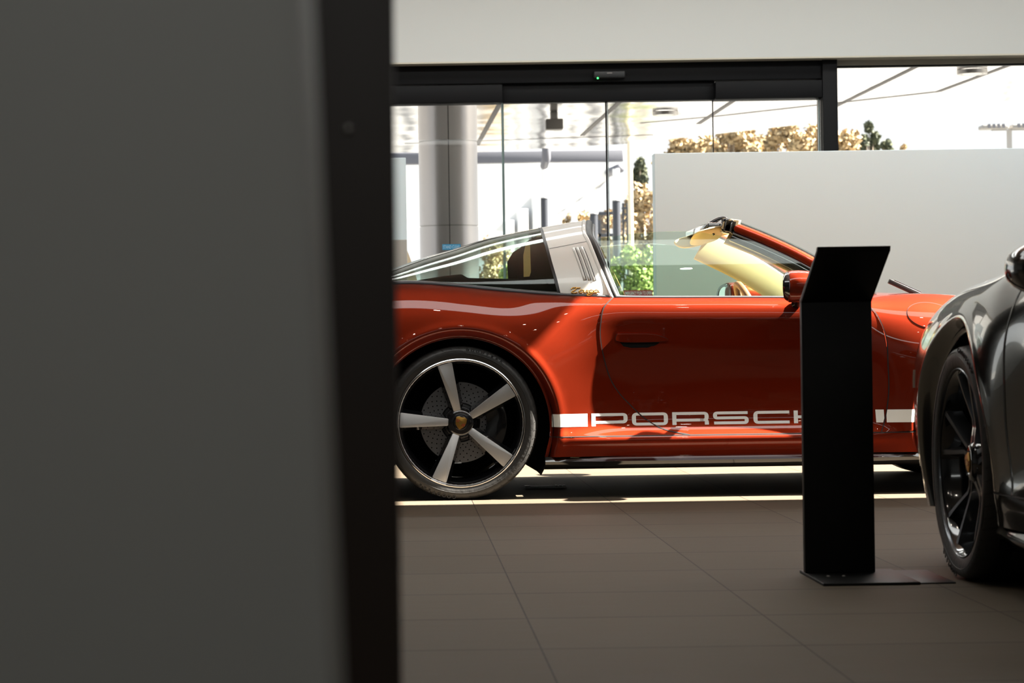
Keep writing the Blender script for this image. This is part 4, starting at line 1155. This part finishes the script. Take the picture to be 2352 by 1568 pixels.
V, Fc = merge(D_); py_obj('soffit_joints', V, Fc, pbr('joint_dark', (0.12, 0.11, 0.11), 0.7), cp)
tag(cp, 'broad glossy white entrance canopy outside above the glass doors', 'canopy')
M['lamp_disc'] = pbr('canopy_lamp', (1.0, 0.97, 0.9), emis=3.0)
for k, (px, py) in enumerate(((1006, 262), (1528, 259), (2233, 164))):
    p = on_z(px, py, HS-.02)
    r = empty('canopy_downlight', (p.x, p.y, HS-.003))
    lathe('bezel', [(.17, 0), (.17, -.05), (.13, -.05), (.13, 0)], M['screw'], r, seg=24, mtx=Matrix.Rotation(PI/2, 4, 'X'), closed=True)
    lathe('lamp', [(0, -.02), (.13, -.02), (.13, 0)], M['lamp_disc'], r, seg=20, mtx=Matrix.Rotation(PI/2, 4, 'X'))
    tag(r, ['round downlight in the canopy soffit above the big column', 'round downlight in the canopy soffit right of the door centre', 'round downlight in the canopy soffit at the upper right'][k], 'ceiling light')
p = on_z(1272, 256, HS)
r = empty('security_camera', (p.x, p.y, HS-.003)); k = p.y/F
box('mount', (-.05, -.05, -.10), (.05, .05, 0), M['screw'], r, bev=.01); box('housing', (-24*k*.8, -.10, -.24), (20*k, .10, -.10), pbr('camera_grey', (0.22, 0.20, 0.18), 0.5), r, bev=.015)
tag(r, 'grey security camera hanging from the canopy left of the door centre', 'camera')
# big clad column
D = 25.0; a, b = at(962, 400, D), at(1097, 400, D); R = (b.x-a.x)/2; cx = (a.x+b.x)/2
cl = empty('round_column', (cx, D, 0))
M['clad'] = pbr('column_cladding', (0.74, 0.70, 0.69), 0.30, metal=0.5)
zj = [0.0, at(1030, 520, D).z, at(1030, 327, D).z, HS]
for i in range(3):
    lathe('cladding_ring', [(R, zj[i]+.006), (R, zj[i+1]-.006), (R-.02, zj[i+1]-.006), (R-.02, zj[i]+.006)], M['clad'], cl, seg=64, mtx=Matrix.Rotation(PI/2, 4, 'X') @ Matrix.Scale(1, 4), closed=True)
lathe('column_core', [(R-.015, 0), (R-.015, HS)], M['screw'], cl, seg=48, mtx=Matrix.Rotation(PI/2, 4, 'X'))
box('cladding_joint', (-.004, -R-.001, .0), (.004, -R+.01, HS-.01), M['joint'] if 'joint' in M else M['frame_black'], cl)
tag(cl, 'big round metal-clad column outside behind the glass door', 'column')
# the covered walkway beyond: grey gutter, white sloping roof, rows of posts
M['gutter'] = pbr('grey_gutter', (0.12, 0.12, 0.14), 0.5); M['steel_white'] = pbr('white_steel', (0.85, 0.84, 0.82), 0.5); M['post_dark'] = pbr('dark_post_paint', (0.035, 0.037, 0.046), 0.4)
D = 52.0
ws = empty('covered_walkway', (at(1260, 420, D).x, D, 0)); ox = ws.location.x
a, b = at(880, 356, D), at(1429, 349, D); c = at(1300, 374, D)
box('gutter', (a.x-ox, -.3, c.z), (b.x-ox, 0, c.z+.26), M['gutter'], ws, bev=.02)
# white wall of the building behind, with its lower edge falling away to the left
W = [(at(px, py, 53.0).x-ox, at(px, py, 53.0).z) for px, py in ((860, 374), (1424, 374), (1424, 392), (1395, 412), (1368, 430), (1330, 456), (1300, 476), (1262, 497), (1262, 540), (1100, 527), (860, 527))]
prism('white_wall', W, 1.0, 1.3, M['steel_white'], ws)
for (x0_, x1_, y0_) in ((1222, 1262, 448), (1188, 1212, 480), (1158, 1180, 506)):
    p0, p1 = at(x0_, y0_, 52.6), at(x1_, y0_, 52.6)
    box('wall_bay', (p0.x-ox, .5, 0), (p1.x-ox, 1.0, p0.z), M['steel_white'], ws, bev=.01)
tag(ws, 'low white building with a long grey gutter seen through the doors', 'building')
for k, (x0_, x1_, yt, yd, D) in enumerate(((1240, 1258, 374, 455, 50), (1405, 1424, 388, 461, 48), (1353, 1372, 428, 491, 60), (1310, 1325, 458, 512, 72), (1276, 1290, 480, 540, 86))):
    p0, p1 = at(x0_, yt, D), at(x1_, yt, D); pd = at(x0_, yd, D); R = (p1.x-p0.x)/2
    r = empty('walkway_post', ((p0.x+p1.x)/2, D, 0))
    lathe('upper_shaft', [(0, p0.z), (R*.85, p0.z), (R*.85, pd.z+.05), (R*1.2, pd.z+.05), (R*1.2, pd.z), (0, pd.z)], M['steel_white'], r, seg=24, mtx=Matrix.Rotation(PI/2, 4, 'X') @ Matrix.Scale(1, 4))
    lathe('lower_shaft', [(0, pd.z), (R, pd.z), (R, 0)], M['post_dark'], r, seg=24, mtx=Matrix.Rotation(PI/2, 4, 'X'))
    tag(r, ['white post with a dark foot under the grey gutter, left of the door centre', 'nearest white post with a dark foot, just right of the door centre', 'white post with a dark foot, second from the door centre', 'white post, third from the door centre, above the silver hoop', 'farthest and smallest white walkway post'][k], 'post', 'walkway posts')
# downpipe on the left post
p0 = at(1249, 345, 50); ox_ = ws.location
tube('downpipe', [Vector((p0.x, 49.2, p0.z))-ox_, Vector((p0.x, 49.2, at(1249, 372, 50).z))-ox_, Vector((p0.x-.02, 49.6, at(1249, 384, 50).z))-ox_], .09, M['gutter'], ws, n=12)
# walkway beams from post to post, lattice rail
D_ = []
for (a, da), (b, db) in ((((1424, 402), 48), ((1372, 437), 60)), (((1372, 437), 60), ((1325, 466), 72)), (((1325, 466), 72), ((1290, 488), 86))):
    p, q = at(*a, da), at(*b, db); D_.append(tube_data([p, (p+q)/2+Vector((0, 0, .10)), q], .10, 8))
V, Fc = merge(D_); V = [(x-ws.location.x, y-ws.location.y, z+.14) for x, y, z in V]; py_obj('walkway_beam', V, Fc, M['gutter'], ws, smooth=True)
# pale lamp pole
D = 44; p0 = at(1446, 326, D); R = 6*D/F
lp = py_obj('pale_pole', *tube_data([(p0.x, D, 0), (p0.x, D, p0.z)], R, 14), pbr('cream_pole', (0.80, 0.68, 0.50), 0.5), None, smooth=True, angle=60); tag(lp, 'slim cream pole outside, left of the white partition', 'pole')
# dark sign frame by the post
D = 46; p = at(1431, 478, D); q = at(1441, 506, D)
sg = empty('lattice_sign', (p.x, D, 0)); 
for xx in (0, q.x-p.x): box('upright', (xx-.02, -.02, 0), (xx+.02, .02, p.z+.1), M['post_dark'], sg)
for zz in (p.z, q.z, (p.z+q.z)/2): box('crossbar', (-.03, -.025, zz-.02), (q.x-p.x+.03, .025, zz+.02), M['post_dark'], sg)
tag(sg, 'small dark lattice frame beside the nearest walkway post', 'frame')
D = 58; p = at(1374, 505, D); q = at(1397, 494, D); sg = empty('railing', (p.x, D, 0)); n_ = 7
box('top_rail', (0, -.03, p.z+.12), (q.x-p.x+.2, .03, p.z+.2), M['post_dark'], sg)
for i in range(n_): xx = (q.x-p.x)*i/(n_-1); box('baluster', (xx-.012, -.012, p.z-.35), (xx+.012, .012, p.z+.14), M['post_dark'], sg)
box('bottom_rail', (0, -.03, p.z-.42), (q.x-p.x+.2, .03, p.z-.34), M['post_dark'], sg); box('support', (0, -.03, 0), (.06, .03, p.z), M['post_dark'], sg)
tag(sg, 'dark railing between the walkway posts above the silver hoop', 'railing')
# flood lamp pole on the right
D = 60; p = at(2318, 300, D); fp = empty('flood_lamp_pole', (p.x, D, 0)); k = D/F
box('pole', (-5*k, -.06, 0), (5*k, .06, p.z), pbr('lamp_pole_grey', (0.35, 0.33, 0.31), 0.5), fp)
box('crossarm', (-40*k, -.05, p.z), (70*k, .05, p.z+3*k), M['screw'], fp)
for x0_, x1_ in ((-66, -6), (2, 62)):
    h = box('lamp_head', (x0_*k, -.25, p.z+3*k), (x1_*k, .25, p.z+13*k), pbr('lamp_head_grey', (0.28, 0.26, 0.24), 0.5), fp, bev=.03)
    for i in range(4): box('cooling_fin', ((x0_+12+11*i)*k, -.27, p.z+5*k), ((x0_+18+11*i)*k, .27, p.z+14*k), M['gutter'], h)
tag(fp, 'twin-headed flood lamp on a pole against the sky, upper right', 'street lamp')

# trees and shrubs
def leaf_mat(name, c1, c2):
    m = pbr(name, c1, 0.7); t = m.node_tree; N = t.nodes; b = [n for n in N if n.type == 'BSDF_PRINCIPLED'][0]
    g = N.new('ShaderNodeNewGeometry'); mx = N.new('ShaderNodeMix'); mx.data_type = 'RGBA'
    mx.inputs['A'].default_value = (*c1, 1); mx.inputs['B'].default_value = (*c2, 1)
    t.links.new(g.outputs['Random Per Island'], mx.inputs['Factor']); t.links.new(mx.outputs['Result'], b.inputs['Base Color']); return m
LG = leaf_mat('golden_leaves', (0.22, 0.15, 0.07), (0.52, 0.39, 0.22)); LD = leaf_mat('dark_leaves', (0.025, 0.035, 0.022), (0.11, 0.115, 0.06)); LV = leaf_mat('green_leaves', (0.10, 0.15, 0.03), (0.40, 0.44, 0.12))
BK = pbr('bark', (0.30, 0.24, 0.18), 0.9, bump=0.4, bscale=8)
def tree(name, px, py_top, py_mid, halfpx, D, lm, label, cat='tree', n=2600, leaf=.11, group=None, nb=18, trunk=True):
    k = D/F; top = at(px, py_top, D); mid = at(px, py_mid, D); hw = halfpx*k; hh = max(.2, (top.z-mid.z))
    r = empty(name, (top.x, D, 0)); V = []; Fc = []
    cen = np.stack([RNG.uniform(-.75, .75, nb)*hw, RNG.uniform(-.6, .6, nb)*hw, mid.z+RNG.uniform(-.6, .75, nb)*hh], 1)
    cen[:, 2] -= .5*hh*(np.abs(cen[:, 0])/hw)**2; cen[0] = (0, 0, mid.z+.55*hh)
    which = RNG.integers(0, nb, n); dirs = RNG.normal(size=(n, 3)); dirs /= np.linalg.norm(dirs, axis=1, keepdims=True)
    rad = (RNG.uniform(.35, 1, n)**.6)[:, None]*np.array([hw*.34, hw*.34, hh*.30]); P = cen[which]+dirs*rad
    A = RNG.normal(size=(n, 3)); A /= np.linalg.norm(A, axis=1, keepdims=True); B = np.cross(A, dirs+RNG.normal(size=(n, 3))*.4); B /= np.maximum(np.linalg.norm(B, axis=1, keepdims=True), 1e-6)
    s = leaf*RNG.uniform(.6, 1.3, n)[:, None]
    Q = np.stack([P-A*s*.5, P+B*s*.28, P+A*s*.5, P-B*s*.28], 1).reshape(-1, 3)
    py_obj('crown' if trunk else 'foliage', Q, [(4*i, 4*i+1, 4*i+2, 4*i+3) for i in range(n)], lm, r)
    D_ = []
    D_.append(tube_data([(0, 0, 0), (.05*hw, 0, mid.z*.5), (0, 0, mid.z)], [max(.05, hw*.08), hw*.06+.02, hw*.04+.01], 8))
    for i in range(min(nb, 7)):
        c = cen[i]; D_.append(tube_data([(0, 0, max(.1, mid.z*.55)), tuple((np.array([0, 0, mid.z])+c)/2+RNG.normal(size=3)*.05*hw), tuple(c)], [hw*.035+.01, hw*.02+.008, .008], 6))
    V, Fc = merge(D_); py_obj('trunk' if trunk else 'stem', V, Fc, BK, r, smooth=True)
    tag(r, label, cat, group)
tree('tree', 1560, 305, 370, 62, 82, LG, 'golden tree just right of the cream pole, above the partition corner', leaf=.22)
tree('tree', 1622, 290, 360, 50, 92, LG, 'golden tree between the first two seams of the sky gap above the partition', leaf=.22)
tree('tree', 1680, 284, 350, 66, 80, LG, 'golden tree above the white partition, right of the last door seam', leaf=.22)
tree('tree', 1790, 272, 340, 66, 84, LG, 'broad golden tree in the middle of the row above the partition', leaf=.22)
tree('tree', 1866, 270, 350, 60, 78, LG, 'golden tree half hidden by the black door frame', leaf=.22)
tree('tree', 1940, 288, 352, 46, 80, LG, 'golden tree right of the black door frame', leaf=.22)
tree('tree', 1995, 271, 318, 30, 86, LD, 'dark pointed tree against the sky right of the black frame', n=1500, leaf=.22, nb=6)
tree('tree', 2030, 322, 350, 26, 80, LD, 'small low dark tree top at the right end of the tree row', n=900, leaf=.2, nb=5)
tree('tree', 2078, 330, 344, 12, 90, LG, 'tiny tree top just above the partition under the open sky', n=400, leaf=.18, nb=4)
tree('tree', 1478, 400, 520, 48, 66, LG, 'golden tree behind the cream pole, left of the partition', leaf=.17, n=3200)
tree('tree', 1466, 360, 410, 26, 70, LD, 'dark tree crown between the cream pole and the partition', n=1200, leaf=.17, nb=6)
tree('tree', 1400, 470, 540, 52, 96, LG, 'golden tree seen between the walkway posts', leaf=.22, n=3000)
tree('tree', 1325, 480, 540, 50, 100, LG, 'golden tree low behind the farther walkway posts', leaf=.22, n=2400)
tree('shrub', 1455, 548, 650, 60, 43, LV, 'sunlit green shrub seen through the car side window', 'shrub', n=4500, leaf=.08, trunk=False)
tree('shrub', 1135, 536, 650, 50, 45, LG, 'golden shrub between the big column and the door seam', 'shrub', n=3500, leaf=.08, trunk=False)
tree('shrub', 1170, 600, 660, 45, 42, LV, 'bright green shrub seen low through the rear car glass', 'shrub', n=3500, leaf=.07, trunk=False)
